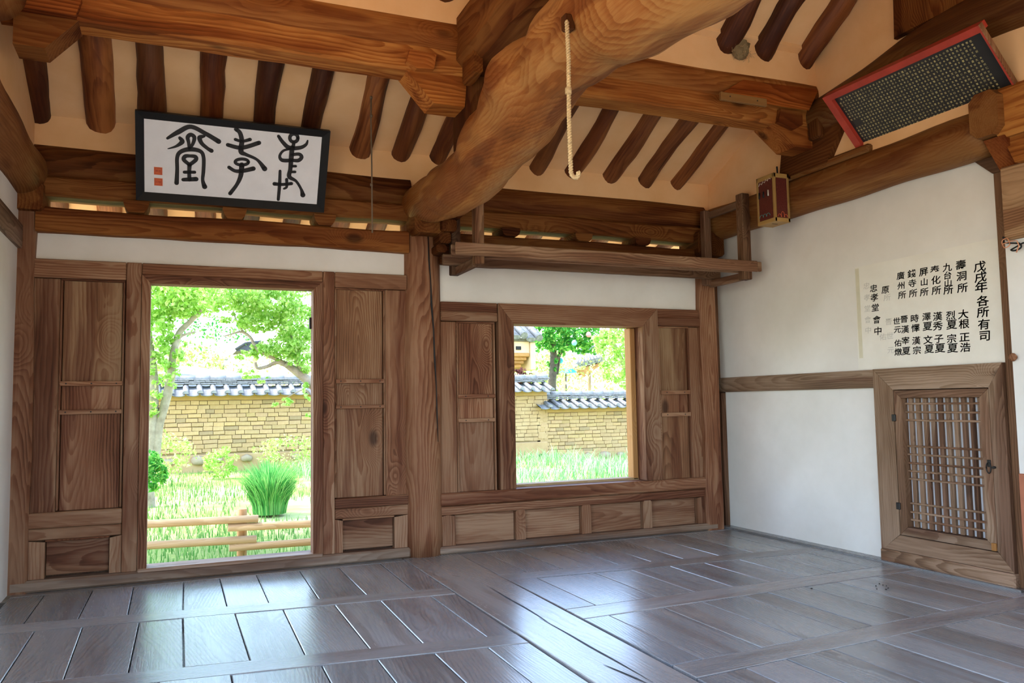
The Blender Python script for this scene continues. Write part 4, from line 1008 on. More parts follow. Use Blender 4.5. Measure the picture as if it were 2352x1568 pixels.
kb = MB().tube([(5.107, kP[1], kP[2]), (5.098, kP[1], kP[2]), (5.085, kP[1], kP[2]), (5.075, kP[1], kP[2]), (5.071, kP[1], kP[2])], [.012, .014, .023, .021, .010], 14).build('wall_peg', W_WALL, None, 'x', (.8, .68, .62))
tag(kb, 'round brown wooden knob on the white panel at the right edge', 'knob', kind='thing')
for (px, py) in ((2012, 1345), (2014, 1352), (2020, 1340), (2028, 1343), (2036, 1345), (2040, 1350), (2035, 1353), (1864, 1351)):
    P = on(px, py, 2, .004); a = R.uniform(0, 3)
    o = MB().tube([P-np.array([.006*math.cos(a), .006*math.sin(a), 0]), P, P+np.array([.006*math.cos(a), .006*math.sin(a), 0])], [.002, .0035, .002], 6).build('dropping', INK, None, 'x')
    tag(o, 'tiny dark pellet lying on the grey floorboards before the lattice door', 'dropping', 'dark pellets on the floor', 'thing')

# ------------------------------------------------------------------ garden
def gmat():
    t = NT('part_shaded_grass_ground'); tc = t.n('ShaderNodeTexCoord')
    n1 = t.noise(tc.outputs['Object'], .55, 5, .6); n2 = t.noise(tc.outputs['Object'], 9, 4, .7)
    c = t.ramp(n1, [(.38, srgb('8aa04e')), (.5, srgb('b3b070')), (.66, srgb('d8cba0'))])
    c = t.mix(t.math('MULTIPLY', n2, .6), c, srgb('7d9a48'))
    sy = t.n('ShaderNodeSeparateXYZ'); t.L(tc.outputs['Object'], sy.inputs[0])
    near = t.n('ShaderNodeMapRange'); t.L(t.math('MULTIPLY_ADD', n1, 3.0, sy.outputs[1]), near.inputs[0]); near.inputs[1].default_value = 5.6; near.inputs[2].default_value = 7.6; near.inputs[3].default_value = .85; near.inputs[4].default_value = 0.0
    drip = t.n('ShaderNodeMapRange'); t.L(t.math('MULTIPLY_ADD', n2, .8, sy.outputs[1]), drip.inputs[0]); drip.inputs[1].default_value = 2.7; drip.inputs[2].default_value = 3.3; drip.inputs[3].default_value = 0.0; drip.inputs[4].default_value = 1.0
    c = t.mix(drip.outputs[0], srgb('cdb995'), c)
    c = t.mix(t.math('MULTIPLY', near.outputs[0], drip.outputs[0]), c, t.mix(n2, dim('567a3c', .55), dim('869c5c', .6)))  # greener ground near the house, dimmed to carry the tree shade in its colour
    t.L(c, t.p.inputs['Base Color']); t.p.inputs['Roughness'].default_value = .95; t.p.inputs['Specular IOR Level'].default_value = .1
    return t.m
def gz(x, y):
    if y < 1.5: return -.5
    return -.5+.10*min(1, (y-1.5)/12)+(-.22 if x > 10 else 0)*min(1, max(0, (x-9)/2))
gx = np.linspace(-14, 40, 109); gy = np.concatenate([np.linspace(-16, 0, 17), np.linspace(.5, 16, 63), np.linspace(18, 70, 27)])
V = np.array([(x, y, gz(x, y)+.03*math.sin(x*1.3)*math.sin(y*1.1)*(y > 2)) for y in gy for x in gx]); nx = len(gx)
Fq = np.array([[j*nx+i, j*nx+i+1, (j+1)*nx+i+1, (j+1)*nx+i] for j in range(len(gy)-1) for i in range(nx-1)])
g = big_mesh('ground', V, Fq, gmat(), smooth=True); g['kind'] = 'structure'
FOUND = plaster('foundation_stone', srgb('9a938a'), srgb('b0a89c'))
fd = struct('foundation'); B('stone_plinth', (-.5, -6.1, -.55), (5.7, .35, -.2), FOUND, fd, 'x', .01)

LEAF_A = leafmat('sunlit_leaf', srgb('86b848'), srgb('acd268'), srgb('d8eca4'), .6)
LEAF_B = leafmat('deep_green_leaf', srgb('2f7a34'), srgb('58a445'), srgb('96c860'))
LEAF_C = leafmat('yellow_green_leaf', srgb('84b448'), srgb('aed46e'), srgb('d2e8a0'))
GRASS = leafmat('grass_blade', dim('4f9444', .6), dim('80b45c', .62), dim('b4cc84', .62), .4)
WEED = leafmat('weed_blade', srgb('5c9a58'), srgb('8cc07c'), srgb('c4dcae'), .4)
TUFT = leafmat('tussock_blade', srgb('3a8a44'), srgb('63ad58'), srgb('a2d07c'), .4)
BARK_DARK = plaster('dark_bark', dim('5c5448', .6), dim('7c7262', .6), scale=9, bump=.6)
BARK = plaster('pale_bark', srgb('857866'), srgb('b0a48e'), scale=9, bump=.6)

def leaves(name, blobs, size, mat, parent=None, droop=.2, stuff=True):
    Vs = []; tone = []
    for (c, r, n) in blobs:
        d = NR.normal(size=(n, 3)); d /= np.linalg.norm(d, axis=1)[:, None]
        rad = NR.uniform(.25, 1, (n, 1))**(1/2.2)
        cl_n = max(1, n//14); cc_ = NR.integers(0, cl_n, n)
        cd_ = NR.normal(size=(cl_n, 3)); cd_ /= np.linalg.norm(cd_, axis=1)[:, None]; cd_ *= NR.uniform(.3, 1, (cl_n, 1))**.5
        P = np.array(c)+(cd_[cc_]+.22*d*rad)*np.array(r)
        a = NR.normal(size=(n, 3)); a[:, 2] -= droop; a /= np.linalg.norm(a, axis=1)[:, None]
        b = np.cross(a, NR.normal(size=(n, 3))); b /= np.linalg.norm(b, axis=1)[:, None]
        s = size*NR.uniform(.6, 1.3, (n, 1))
        Vs.append(np.stack([P-a*s*.5, P+b*s*.28, P+a*s*.5, P-b*s*.28], 1).reshape(-1, 3)); tone.append(NR.uniform(0, 1, n))
    V = np.concatenate(Vs); Fq = np.arange(len(V)).reshape(-1, 4)
    o = big_mesh(name, V, Fq, mat, parent, np.concatenate(tone))
    if stuff: o['kind'] = 'stuff'
    return o
def blades(name, P, h, w, lean, mat, parent=None):
    n = len(P); a = NR.uniform(0, 2*np.pi, n); dr = np.stack([np.cos(a), np.sin(a), np.zeros(n)], 1); sd_ = np.stack([-np.sin(a), np.cos(a), np.zeros(n)], 1)
    h = h*NR.uniform(.5, 1.15, (n, 1)); lean = lean*NR.uniform(.2, 1.3, (n, 1)); up_ = np.array([0, 0, 1.0])
    m1 = P+up_*h*.6+dr*lean*h*.3; tp = P+up_*h+dr*lean*h
    V = np.stack([P-sd_*w/2, P+sd_*w/2, m1+sd_*w*.4, tp, m1-sd_*w*.4], 1).reshape(-1, 3)
    base = np.arange(n)*5
    Fq = np.concatenate([np.stack([base, base+1, base+2, base+4], 1), np.stack([base+4, base+2, base+3, base+3], 1)])
    # quads only (tip as a thin kite)
    V2_ = V.reshape(n, 5, 3); V2_ = np.concatenate([V2_, tp[:, None, :]+up_*0.0005], 1).reshape(-1, 3); base = np.arange(n)*6
    Fq = np.concatenate([np.stack([base, base+1, base+2, base+4], 1), np.stack([base+4, base+2, base+3, base+5], 1)])
    tn = NR.uniform(0, 1, n); return big_mesh(name, V2_, Fq, mat, parent, np.concatenate([tn, tn]))

SAND = plaster('courtyard_sand', srgb('cdb995'), srgb('dccaa8'), scale=1.2, bump=.3)
cyd = B('ground_courtyard', (-13.5, -15.9, -.6), (39, -5.9, -.47), SAND, None, 'x', 0); cyd['kind'] = 'structure'
# --- clay-brick garden wall with tiled coping
MUDB = plaster('clay_brick', dim('c6a272', .68), dim('dab988', .68), scale=3, bump=.6, tinted=True)
JOINT = plaster('clay_joint', dim('b09468', .55), dim('c0a47c', .55), scale=6, bump=.5)
STONE = plaster('field_stone', dim('b09c7c', .7), dim('c4b294', .7), scale=5, bump=.4)
TILE_W = plain('weathered_grey_tile', dim('94948f', .6), rough=.6, var=.4, scale=7)
YW = 14.0
def garden_wall(name, label, xa, xb, z0, ze, vis):
    t = thing(name, ((xa+xb)/2, YW, z0), label, 'wall')
    B('wall_core', (xa, YW+.012, z0-.8), (xb, YW+.5, ze+.10), JOINT, t, 'x', 0)
    B('base_band', (xa, YW-.03, z0-.8), (xb, YW+.1, z0+.02), MUDB, t, 'x', .02, (1.0, .99, .96))
    B('plaster_band', (xa, YW-.012, ze-.10), (xb, YW+.1, ze+.06), MUDB, t, 'x', .01, (.98, .93, .78))  # plaster strip whose deeper tint paints in the shade of the coping
    bm = [MB().box((-.5, 0, -.5), (.5, .05, .5), 0) for _ in range(1)]
    proto = MB().box((-.5, -.02, -.046), (.5, .04, .046), .006).mesh('brick', MUDB)
    rest = MB(); cnt = 0; rows = int((ze-.10-z0)/.098)
    for rI in range(rows):
        z = ze-.105-.098*(rI+.5); x = xa+R.uniform(0, .1)
        while x < xb-.05:
            ln = min(R.uniform(.17, .34), xb-x); sz = R.uniform(.86, 1.03); dy = R.uniform(-.012, .010); dz = R.uniform(-.006, .006); rot = R.uniform(-.04, .04)
            k = R.uniform(.90, 1.08)
            tn = (k, k*R.uniform(.97, 1.02), k*R.uniform(.90, 1.03)) if R.random() > .05 else (.74, .77, .82)
            M4 = Matrix.Translation((x+ln/2, YW+dy, z+dz)) @ Matrix.Rotation(rot, 4, 'Y') @ Matrix.Diagonal((ln-.010, 1, sz, 1))
            if vis[0] < x < vis[1] and cnt < 298: inst(proto, 'brick', M4, t, tn); cnt += 1
            else: rest.box((-.5, -.02, -.046), (.5, .04, .046), 0, M4)
            x += ln
    rest.build('brick_mass', MUDB, t, 'x')['kind'] = 'stuff'
    # coping: pan tiles, round tiles, ridge courses
    pan = MB(); pan.add([(.15*math.sin(a), yy, .05-.06*math.cos(a)+zz) for yy, zz in ((-.32, 0), (.28, .22)) for a in np.linspace(-1.1, 1.1, 9)]+[(.15*math.sin(a), yy, .03-.06*math.cos(a)+zz) for yy, zz in ((-.32, 0), (.28, .22)) for a in np.linspace(-1.1, 1.1, 9)],
        [[k, k+1, 10+k, 9+k] for k in range(8)]+[[18+k, 27+k, 28+k, 19+k] for k in range(8)]+[[k, 18+k, 19+k, k+1] for k in range(8)], True)
    panm = pan.mesh('pan_tile', TILE_W)
    rnd = MB(); A = np.linspace(0, math.pi, 9)
    rnd.add([(r_*math.cos(a), yy, r_*math.sin(a)+zz) for (yy, zz, r_) in ((-.34, .05, .068), (-.30, .06, .062), (.26, .26, .06)) for a in A], [[q*9+k, q*9+k+1, q*9+10+k, q*9+9+k] for q in range(2) for k in range(8)], True)
    rnd.add([(r_*math.cos(a), -.34, r_*math.sin(a)+.05) for r_ in (.068,) for a in A], [list(range(9))])
    rndm = rnd.mesh('round_tile', TILE_W)
    x = xa+.1
    while x < xb:
        tz = R.uniform(-.008, .008); k = R.uniform(.85, 1.15)
        inst(panm, 'pan_tile', Matrix.Translation((x, YW, ze+.015+tz)), t); inst(rndm, 'round_tile', Matrix.Translation((x+.145, YW, ze+tz+R.uniform(0, .01))) @ Matrix.Rotation(R.uniform(-.03, .03), 4, 'Z'), t)
        x += .29
    rdg = MB().box((-.17, -.13, -.016), (.17, .3, .016), .006).mesh('ridge_tile', TILE_W)
    for lv in range(3):
        x = xa+.1*lv
        while x < xb:
            inst(rdg, 'ridge_tile', Matrix.Translation((x, YW+.22+.02*lv, ze+.285+.042*lv+R.uniform(-.006, .006))) @ Matrix.Rotation(R.uniform(-.02, .02), 4, 'Y'), t); x += .345
    cap = MB(); cap.tube([(-.17, 0, 0), (.17, 0, 0)], .085, 12, smooth=True); capm = cap.mesh('ridge_cap', TILE_W)
    x = xa
    while x < xb:
        inst(capm, 'ridge_cap', Matrix.Translation((x, YW+.28, ze+.395+R.uniform(-.006, .006))), t); x += .33
    # stones at the foot
    for k in range(int((xb-xa)/.55)):
        xx = xa+.3+.55*k+R.uniform(-.1, .1)
        if not (vis[0]-1 < xx < vis[1]+1): continue
        s_ = MB(); pts = NR.normal(size=(1, 3))
        q_ = R.uniform(.7, 1.2); s_.tube([(xx-.15*q_, YW-.05, z0-.12), (xx-.11*q_, YW-.05, z0-.11), (xx, YW-.06, z0-.10+R.uniform(-.03, .03)), (xx+.11*q_, YW-.05, z0-.11), (xx+.15*q_, YW-.05, z0-.12)], [.03, .08*q_, .10*q_, .08*q_, .03], 9, noise=.09)
        s_.build('foot_stone', STONE, t, 'x', None)
garden_wall('garden_wall', 'clay-brick garden wall with tiled coping seen through the door', -1.2, 10.05, -.02, 1.32, (-.1, 4.7))
garden_wall('garden_wall', 'lower stretch of clay-brick garden wall with tiled coping seen through the window', 9.75, 16.5, -.32, .86, (9.8, 13.4))

# --- log fence by the door
fn = thing('log_fence', (1.5, 2.9, -.5), 'low fence of pale round log rails just outside the door', 'fence')
logm((1.50, 2.99, -.52), (1.50, 2.99, .05), .05, .048, 6, 12).build('post', W_FENCE, fn, 'z', (.9, .75, .55))
for (x0, x1, z0, z1, y) in ((-2.2, 1.645, .03, -.045, 2.9), (-2.2, 1.63, -.17, -.245, 2.9), (1.36, 4.6, -.115, -.185, 2.9), (1.375, 4.6, -.31, -.33, 2.9)):
    logm((x0, y, z0), (x1, y, z1), .038, .038, 10, 12, .02).build('rail', W_FENCE, fn, 'x')
logm((-2.0, 2.99, -.52), (-2.0, 2.99, .1), .05, .048, 6, 12).build('post', W_FENCE, fn, 'z', (.9, .75, .55)); logm((4.4, 2.99, -.52), (4.4, 2.99, -.05), .05, .048, 6, 12).build('post', W_FENCE, fn, 'z', (.9, .75, .55))

# --- grass, tussock, weeds
n = 34000; X = np.concatenate([NR.uniform(-1.5, 6, n//2), NR.uniform(3, 16, n//2)]); Y = 2.2+11.3*NR.uniform(0, 1, n)**1.3
Zs = np.array([gz(x, y) for x, y in zip(X, Y)]); cl_mask = (np.sin(X*1.7)+np.sin(Y*1.3+X)+NR.normal(size=n)*.7) > -.3
P = np.stack([X, Y, Zs], 1)[cl_mask]
gr = blades('grass', P, .13, .012, .5, GRASS); gr['kind'] = 'stuff'; tag(gr, 'short sunlit grass growing over the yard outside the hall', 'grass')
n = 15000; X = NR.uniform(3.2, 15.5, n); Y = NR.uniform(3.2, 13.6, n); Zs = np.array([gz(x, y) for x, y in zip(X, Y)])
cm = (np.sin(X*2.1+1)+np.sin(Y*1.7)+.8*np.sin(X*.9-Y*1.3)+NR.normal(size=n)*.5); kp = (cm > -.9) & (Y > 10.5-1.1*(X-3.2))
hh = (.20+.12*np.clip(cm, 0, 2)+.10*(X > 11.0))[kp][:, None]
tg = blades('tall_grass', np.stack([X, Y, Zs], 1)[kp], hh, .018, .75, WEED); tg['kind'] = 'stuff'; tag(tg, 'tall green weeds at the foot of the wall below the window view', 'grass')
tb = at(620, 1172, 6.2); n = 2600; ra = .22*np.sqrt(NR.uniform(0, 1, n)); a = NR.uniform(0, 6.28, n)
out_ = np.stack([np.cos(a), np.sin(a), np.zeros(n)], 1); th = NR.uniform(0, 6.28, n); out_ = out_*(ra/.22)[:, None]*1.15+.30*np.stack([np.cos(th), np.sin(th), np.zeros(n)], 1)
hb_ = NR.uniform(.3, 1.0, n)**.7*.98*(1-.28*(ra/.22)**2); sd_ = np.cross(out_, [0, 0, 1.0]); sd_ /= np.linalg.norm(sd_, axis=1)[:, None]
base_ = np.array(tb)+np.stack([ra*np.cos(a), ra*np.sin(a), np.full(n, -.04)], 1); rows_ = []
for q, (f, wd) in enumerate(((0, 1), (.35, 1), (.7, .7), (1.0, .05))):
    c_ = base_+np.array([0, 0, 1.0])*(hb_*(f-.18*f**3))[:, None]+out_*(hb_*.42*f**2.0)[:, None]; rows_ += [c_-sd_*.006*wd, c_+sd_*.006*wd]
V = np.stack(rows_, 1).reshape(-1, 3); bs = np.arange(n)*8
Fq = np.concatenate([np.stack([bs+2*q, bs+2*q+1, bs+2*q+3, bs+2*q+2], 1) for q in range(3)])
ts = big_mesh('tussock', V, Fq, TUFT, None, np.tile(NR.uniform(0, 1, n), 3))
tag(ts, 'round tall clump of green grass standing in the yard behind the fence', 'grass clump', kind='thing')
for k, (px, py, yy, rx, rz, mt, lab) in enumerate(((372, 1045, 11.0, .7, .4, LEAF_C, 'low pale bush at the foot of the left tree'), (345, 1080, 6.5, .22, .25, LEAF_B, 'small leafy shrub at the left edge of the door opening'),
        (690, 1040, 12.5, .9, .42, LEAF_C, 'pale bush before the garden wall at the right edge of the door'), (505, 1062, 12.0, .35, .3, LEAF_C, 'small sprig of weeds at the foot of the wall behind the door'))):
    c = at(px, py, yy); o = leaves('shrub', [((c[0], c[1], c[2]), (rx, rx*.8, rz), int(500+900*rx))], .075, mt, None, 0, False); tag(o, lab, 'shrub', kind='thing')

MAROON = leafmat('maroon_leaf', srgb('4a2a2c'), srgb('6e4240'), srgb('9a6a60'), .4)
c = at(1192, 866, 20.5); o = leaves('shrub', [(tuple(c), (.5, .4, .32), 700), ((c[0]-.1, c[1], c[2]-1.0), (.5, .4, 1.2), 900)], .11, MAROON, None, 0, False); tag(o, 'dark maroon bush under the neighbouring roof at the left of the window view', 'shrub', kind='thing')
# --- trees
def tree(name, label, trunks, blobs, lsize, lmat, loc, bark=None):
    t = thing(name, loc, label, 'tree')
    tr = MB(); p0 = trunks[0][0][0]; trunks[0] = ([(p0[0], p0[1], gz(p0[0], p0[1])-.1)]+list(trunks[0][0]), trunks[0][1]*1.15, trunks[0][2])
    for pts, r0, r1 in trunks:
        c = spline(np.array(pts, float), max(8, 5*len(pts))); tr.tube(c, np.linspace(r0, r1, len(c)), 9, noise=.05)
    tr.build('trunk', bark or BARK, t, 'z'); leaves('foliage', blobs, lsize, lmat, t); return t
YL = 8.0
A_ = lambda px, py, y=YL: tuple(at(px, py, y))
tree('garden_tree', 'slender pale-barked tree at the left of the door opening', [
    ([A_(338, 1075), A_(346, 1000), A_(350, 900), A_(346, 820), A_(330, 700)], .11, .06),
    ([A_(356, 1060), A_(362, 985), A_(378, 930), A_(392, 870), A_(398, 815), A_(412, 765), A_(440, 735), A_(470, 700)], .085, .035),
    ([A_(404, 785), A_(420, 770), A_(450, 762)], .03, .012)],
    [(A_(375, 690), (.55, .5, .30), 1900), (A_(350, 770), (.30, .4, .45), 1300), (A_(440, 690), (.45, .5, .25), 1100), (A_(372, 860), (.28, .3, .25), 380), (A_(350, 925), (.22, .3, .22), 330), (A_(420, 640), (.9, .8, .35), 1600), (A_(410, 800), (.16, .3, .2), 160)],
    .085, LEAF_A, A_(346, 1080))
YT = 4.6
T_ = lambda px, py, y=YT: tuple(at(px, py, y))
tree('garden_tree', 'leaning tree whose leafy crooked branches fill the upper right of the door opening', [
    ([T_(840, 1010), T_(780, 940), T_(725, 890), T_(690, 860), T_(655, 835)], .085, .04),
    ([T_(672, 848), T_(640, 832), T_(612, 842), T_(592, 845), T_(586, 832)], .03, .014),
    ([T_(655, 835), T_(615, 815), T_(590, 800), T_(575, 775), T_(555, 762), T_(535, 766), T_(515, 772)], .028, .008),
    ([T_(690, 860), T_(680, 800), T_(668, 770), T_(640, 735)], .03, .012), ([T_(560, 763), T_(545, 740), T_(535, 715)], .012, .006), ([T_(712, 905), T_(695, 895), T_(655, 915)], .012, .004)],
    [(T_(620, 700), (.42, .45, .2), 2600), (T_(680, 740), (.28, .4, .26), 2400), (T_(560, 690), (.3, .4, .15), 1300), (T_(650, 800), (.25, .3, .14), 1200), (T_(690, 820), (.18, .3, .2), 1000), (T_(540, 735), (.16, .25, .08), 200),
     (T_(560, 858), (.16, .25, .06), 130), (T_(600, 870), (.14, .2, .05), 90), (T_(650, 925), (.15, .2, .06), 130), (T_(700, 905), (.06, .2, .14), 120), (T_(710, 960), (.03, .12, .1), 30), (T_(660, 650), (.6, .5, .2), 1800), (T_(520, 672), (.26, .4, .13), 900), (T_(485, 700), (.16, .3, .08), 260), (T_(600, 805), (.14, .2, .10), 420), (T_(560, 815), (.10, .2, .06), 160), (T_(590, 740), (.28, .3, .12), 800)],
    .052, LEAF_A, T_(840, 1010))
tree('garden_tree', 'broad tree standing left of the door whose crown shades the yard', [([(-1.35, 4.3, -.5), (-1.3, 4.3, .8), (-1.0, 4.2, 2.2), (-.4, 4.0, 3.4), (.3, 3.8, 4.2)], .14, .05), ([(-1.05, 4.2, 2.0), (-1.5, 4.6, 3.2), (-1.6, 5, 4.2)], .08, .04)],
     [((-.1, 4.6, 4.6), (2.2, 1.6, .8), 5200), ((-1.6, 4.6, 4.2), (1.3, 1.3, .9), 1800), ((.35, 4.4, 3.15), (.55, .5, .3), 500)], .11, LEAF_A, (-1.35, 4.3, -.5))
YF = 26
F_ = lambda px, py, y=YF: tuple(at(px, py, y))
tree('garden_tree', 'green tree with a dark trunk beyond the wall, left of the window view centre', [([F_(1266, 935), F_(1268, 880), F_(1272, 830), F_(1268, 780), F_(1258, 740)], .22, .1), ([F_(1272, 835), F_(1295, 800), F_(1320, 775)], .09, .04), ([F_(1280, 860), F_(1285, 820), F_(1283, 800)], .06, .03)],
     [(F_(1280, 775), (1.0, 1.2, .8), 1300), (F_(1330, 765), (.9, 1.2, .7), 1000), (F_(1245, 770), (.6, 1, .6), 600), (F_(1350, 790), (.6, 1, .5), 500), (F_(1290, 720), (1.8, 1.5, .7), 1500), (F_(1268, 838), (.2, .4, .4), 120)], .20, LEAF_B, F_(1266, 935), BARK_DARK)
tree('garden_tree', 'bright yellow-green maple at the right of the window view', [([F_(1465, 930, 19), F_(1450, 880, 19), F_(1425, 820, 19), F_(1400, 770, 19)], .14, .05)],
     [(F_(1440, 790, 19), (1.1, 1, .7), 2200), (F_(1395, 775, 19), (.45, .8, .3), 500), (F_(1410, 850, 19), (.5, .8, .45), 700), (F_(1450, 740, 19), (1.0, 1, .6), 1200), (F_(1448, 870, 19), (.4, .8, .4), 400)], .14, LEAF_C, F_(1465, 930, 19))
for k, (px, py, yy, rx, rz, mt, lab) in enumerate(((1215, 800, 44, 4.5, 4.0, LEAF_C, 'distant pale tree behind the window view tree'), (1330, 905, 40, 9.0, 2.6, LEAF_C, 'distant bright shrubbery above the lower garden wall'), (1430, 870, 46, 5, 4.5, LEAF_A, 'distant trees at the right of the window view'),
        (430, 850, 30, 1.6, 1.3, LEAF_A, 'distant round bush above the garden wall coping, left in the door view'), (640, 880, 28, 3.6, 1.3, LEAF_C, 'distant bushes above the garden wall, right in the door view'), (500, 690, 22, 1.7, 1.5, LEAF_B, 'distant dark green tree top in the middle of the door view'), (1240, 870, 30, 1.7, 1.3, LEAF_C, 'pale bush beyond the wall under the neighbour roof'))):
    c = at(px, py, yy); t = thing('distant_tree', (c[0], c[1], -.4), lab, 'tree')
    dk_ = lab.startswith('distant dark'); tx = at(318, py, yy)[0] if dk_ else c[0]
    MB().tube([(tx, c[1], -.5), (tx, c[1], c[2]*(.95 if dk_ else .6)), (.5*tx+.5*c[0], c[1], c[2]), (c[0], c[1], c[2])], [.16, .12, .09, .05], 8).build('trunk', BARK_DARK, t, 'z')
    leaves('foliage', [(tuple(c), (rx, rx*.7, rz), int(900+260*rx))], .045*yy/4.6*.62, mt, t)

# --- neighbouring roofs seen through the openings
CREAM = plaster('cream_wall', srgb('cbb088'), srgb('dcc59c'), scale=2)
def roof_corner(px0, py0, y, W, D, name, label, z_e, tile_n):
    """corner of a tiled roof: eave tiles, plaster band, orange timber eave courses below"""
    t = thing(name, (px0, y, z_e), label, 'house'); return t
hy = 22.0; hx1 = at(1228, 800, hy)[0]; hz = lambda py: at(1205, py, hy)[2]
nh = thing('neighbour_house', (hx1-2.5, hy+1.5, -.4), 'tiled roof corner of the neighbouring house at the left of the window view', 'house')
B('wall', (hx1-5.5, hy+1.4, -.5), (hx1-1.2, hy+4, hz(835)), CREAM, nh, 'x', .02)
B('plaster_band', (hx1-5, hy+.05, hz(818)), (hx1-.18, hy+3.6, hz(783)), CREAM, nh, 'x', .03)
B('barge_board', (hx1-.18, hy-.05, hz(850)), (hx1+.02, hy+3.6, hz(785)), CREAM, nh, 'z', .03, (1, 1, 1))
for k in range(4):
    B('eave_course', (hx1-5, hy+.0+.10*k, hz(818+8*k)-.01), (hx1-.22-.07*k, hy+3.6, hz(810+8*k)), W_FENCE, nh, 'x', .02, (.95, .68, .38))
B('vent_hole', (hx1-.75, hy-.0, hz(803)), (hx1-.55, hy+.08, hz(795)), INK, nh, 'x', .005)
for k in range(9):
    xx = hx1+.1-.62*k; zz = hz(772)+.012*k*k*.3-(.08 if k == 0 else 0)
    MB().tube([(xx, hy-.25, zz), (xx, hy+1.8, zz+1.1)], .14, 12).build('round_tile', TILE_W, nh, 'y')
    MB().tube([(xx-.31, hy-.2, zz-.06), (xx-.31, hy+1.8, zz+1.03)], .2, 12, flat=(.45, 1)).build('pan_tile', TILE_W, nh, 'y')
B('roof_bed', (hx1-5.5, hy+.0, hz(783)), (hx1+.05, hy+3.6, hz(776)), TILE_W, nh, 'x', .02)
# pavilion roof
py_ = 40.0
pvl = [at(px, py, py_) for px, py in ((1316, 848), (1387, 826), (1344, 866), (1330, 822), (1378, 806))]
cx, cz0 = at(1350, 850, py_)[0], at(1350, 850, py_)[2]
pv = thing('pavilion', (cx, py_+1, -.5), 'small pavilion with an upturned tiled roof far beyond the window', 'house')
def rq(name, q, th, mat, tint=None):
    q = [np.array(p, float) for p in q]; MB().add(q+[p+np.array([0, 0, th]) for p in q], [[3, 2, 1, 0], [4, 5, 6, 7], [0, 1, 5, 4], [1, 2, 6, 5], [2, 3, 7, 6], [3, 0, 4, 7]]).build(name, mat, pv, 'x', tint)
a_, b_, c_, d_ = at(1318, 846, py_), at(1388, 828, py_), at(1366, 812, py_+2), at(1332, 824, py_+2)
rq('roof_plane', [a_, b_, c_, d_], .16, TILE_W)
e_, f_ = at(1386, 834, py_+.1), at(1342, 866, py_+.1)
rq('eave_plane', [at(1322, 850, py_+.1), f_, e_, at(1384, 829, py_+1)], .06, W_FENCE, (.9, .66, .4))
for k in range(9):
    f = (k+.5)/9; p = np.array(a_)*(1-f)+np.array(b_)*f; q = np.array(d_)*(1-f)+np.array(c_)*f
    MB().tube([p+np.array([0, -.1, .2]), q+np.array([0, 0, .2])], .11, 8).build('round_tile', TILE_W, pv, 'y')
    p2 = np.array(at(1322, 850, py_))*(1-f)+np.array(e_)*f
    MB().tube([p2+np.array([0, 0, -.02]), np.array(f_)*.6+p2*.4+np.array([0, .6, -.06])], .06, 6).build('rafter_end', W_FENCE, pv, 'y', (.85, .6, .36))
rq('ridge', [d_+np.array([0, -.1, .2]), c_+np.array([0, -.1, .2]), c_+np.array([0, .3, .2]), d_+np.array([0, .3, .2])], .45, TILE_W)
for dx in (-.9, .9):
    MB().tube([(cx+dx, py_+1.5, -.5), (cx+dx, py_+1.5, cz0)], .12, 8).build('post', W_FENCE, pv, 'z')
# far small things
TEAL = plain('turquoise_awning', srgb('35b9cf'), rough=.6, var=.05)
tp = at(1302, 856, 32); tq = at(1326, 855, 32); tr_ = at(1311, 843, 32)
m = MB(); m.add([tp, tq, tr_, tp+np.array([0, 1.2, 0]), tq+np.array([0, 1.2, 0]), tr_+np.array([0, 1.2, 0])], [[0, 1, 2], [5, 4, 3], [0, 2, 5, 3], [1, 4, 5, 2], [0, 3, 4, 1]])
tn_ = thing('awning_tent', (tr_[0], 32.5, -.6), 'bright turquoise pointed tent top beyond the window', 'tent'); m.build('canopy', TEAL, tn_, 'x')
MB().tube([(tr_[0], 32.6, -.6), (tr_[0], 32.6, tr_[2]-.05)], .03, 8).build('pole', IRON, tn_, 'z')
for (px, py, yy, hexc, lab) in ((1352, 768, 24.5, 'e58a8a', 'pink paper lantern hanging in the trees of the window view'), (1319, 787, 24.4, '7fc4e8', 'pale blue paper lantern hanging in the trees of the window view'), (1287, 828, 27, '48a8c8', 'small blue lantern beside the dark trunk in the window view')):
    c = at(px, py, yy); t = thing('paper_lantern', tuple(c), lab, 'lantern'); r_ = .085*yy/20
    MB().tube([c+np.array([0, 0, z*r_]) for z in (-1.1, -.9, -.4, .2, .8, 1.1)], [r_*q for q in (.35, .7, 1.05, 1.05, .75, .35)], 12).build('shade', plain('lantern_paper_'+hexc, srgb(hexc), rough=.8), t, 'z')
    MB().tube([c+np.array([0, 0, 1.1*r_]), c+np.array([0, 0, 1.3])], .005, 5).build('cord', IRON, t, 'z')
SLATE = plain('dark_slate_tile', dim('5c6066', .5), rough=.7, var=.3)
g1 = thing('gate_roof', tuple(at(560, 805, 22)), 'dark upturned roof end peeping from behind the leaning tree', 'house')
c = at(560, 800, 22)
MB().prism([(c[0]-.26, c[2]-.10), (c[0]-.20, c[2]-.04), (c[0]+.05, c[2]+.14), (c[0]+.55, c[2]+.2), (c[0]+.55, c[2]-.12), (c[0]+.05, c[2]-.06)], 'y', 22, 24).build('roof_slope', SLATE, g1, 'x')
MB().tube([(c[0]-.26, 22, c[2]-.04), (c[0]+.05, 22, c[2]+.17), (c[0]+.55, 22, c[2]+.23)], .045, 8).build('ridge', SLATE, g1, 'x')
MB().box((c[0]+.38, 22.8, -.5), (c[0]+.5, 22.95, c[2]-.06), .01).build('post', CREAM, g1, 'z')
g2 = thing('far_house', tuple(at(470, 870, 17)), 'low grey sloping roof just above the garden wall coping in the door view', 'house')
a_, b_ = at(398, 856, 17), at(580, 874, 17)
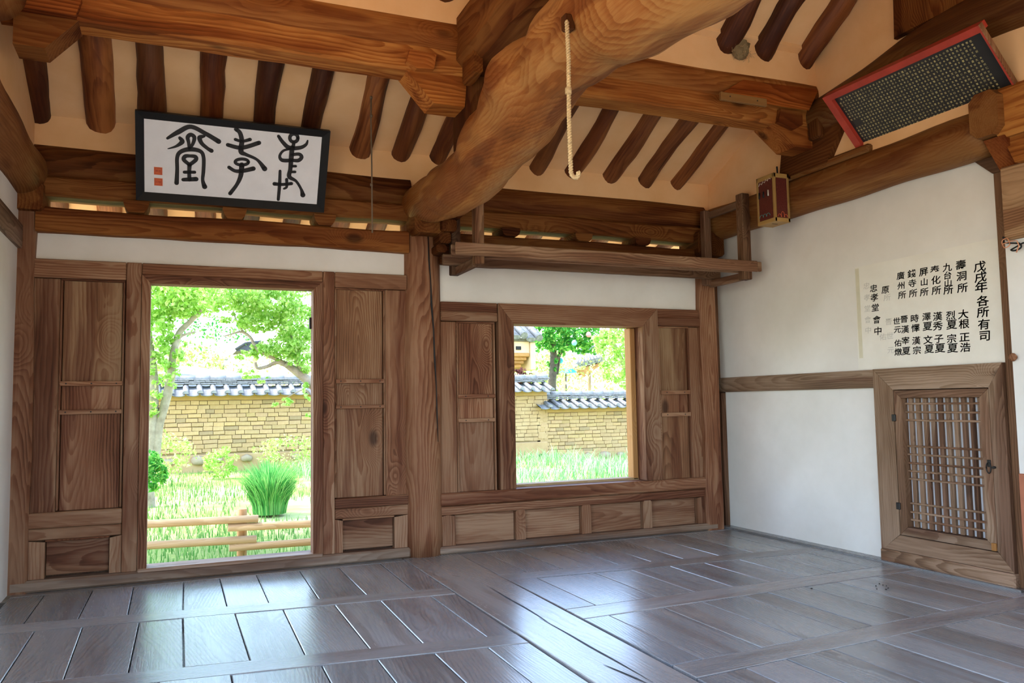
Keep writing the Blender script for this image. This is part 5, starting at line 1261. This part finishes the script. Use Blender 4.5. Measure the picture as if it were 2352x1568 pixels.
MB().add([a_+np.array([0, 0, -.0]), b_, b_+np.array([0, 0, -.3]), a_+np.array([0, 0, -.35]), a_+np.array([0, 2, .3]), b_+np.array([0, 2, .3]), b_+np.array([0, 2, -.3]), a_+np.array([0, 2, -.35])],
         [[3, 2, 1, 0], [0, 1, 5, 4], [1, 2, 6, 5], [2, 3, 7, 6], [3, 0, 4, 7], [4, 5, 6, 7]]).build('roof_slope', TILE, g2, 'x')
MB().tube([a_+np.array([-.1, .2, .0]), b_+np.array([.1, .2, .0])], .05, 8).build('ridge', TILE_W, g2, 'x')
B('wall', (a_[0]+.1, 17.3, -.5), (b_[0]-.1, 18.8, b_[2]-.25), CREAM, g2, 'x')
g3 = thing('far_house', tuple(at(506, 865, 24)), 'small orange corrugated roof above the wall in the door view', 'house')
a_, b_ = at(482, 853, 24), at(540, 866, 24)
ORG = plain('orange_roof_sheet', srgb('d58a68'), rough=.7)
MB().box((a_[0], 24, b_[2]-.05), (b_[0], 26, a_[2]), .01).build('roof_slope', ORG, g3, 'x')
for k in range(6): MB().tube([(a_[0]+(b_[0]-a_[0])*(k+.5)/6, 23.97, a_[2]), (a_[0]+(b_[0]-a_[0])*(k+.5)/6, 26, a_[2]+.02)], .05, 8).build('corrugation', ORG, g3, 'y')
B('wall', (a_[0]+.1, 24.1, -.5), (b_[0]-.1, 25.9, b_[2]-.05), CREAM, g3, 'x')
g4 = thing('far_building', tuple(at(507, 880, 40)), 'tall pale building far away between the two trees of the door view', 'building')
a_, b_ = at(496, 826, 40), at(520, 880, 40)
B('wall', (a_[0], 40, -.5), (b_[0], 43, a_[2]), plain('pale_building', srgb('d9dde2'), rough=.8), g4, 'x', .02)
for k in range(2):
    zc = a_[2]-.35-.5*k
    f_ = B('window', (a_[0]+.12, 39.97, zc-.15), (b_[0]-.12, 40.05, zc+.1), IRON, g4, 'x', .01)
B('roof_edge', (a_[0]-.08, 39.92, a_[2]), (b_[0]+.08, 43.1, a_[2]+.08), TILE_W, g4, 'x', .01)
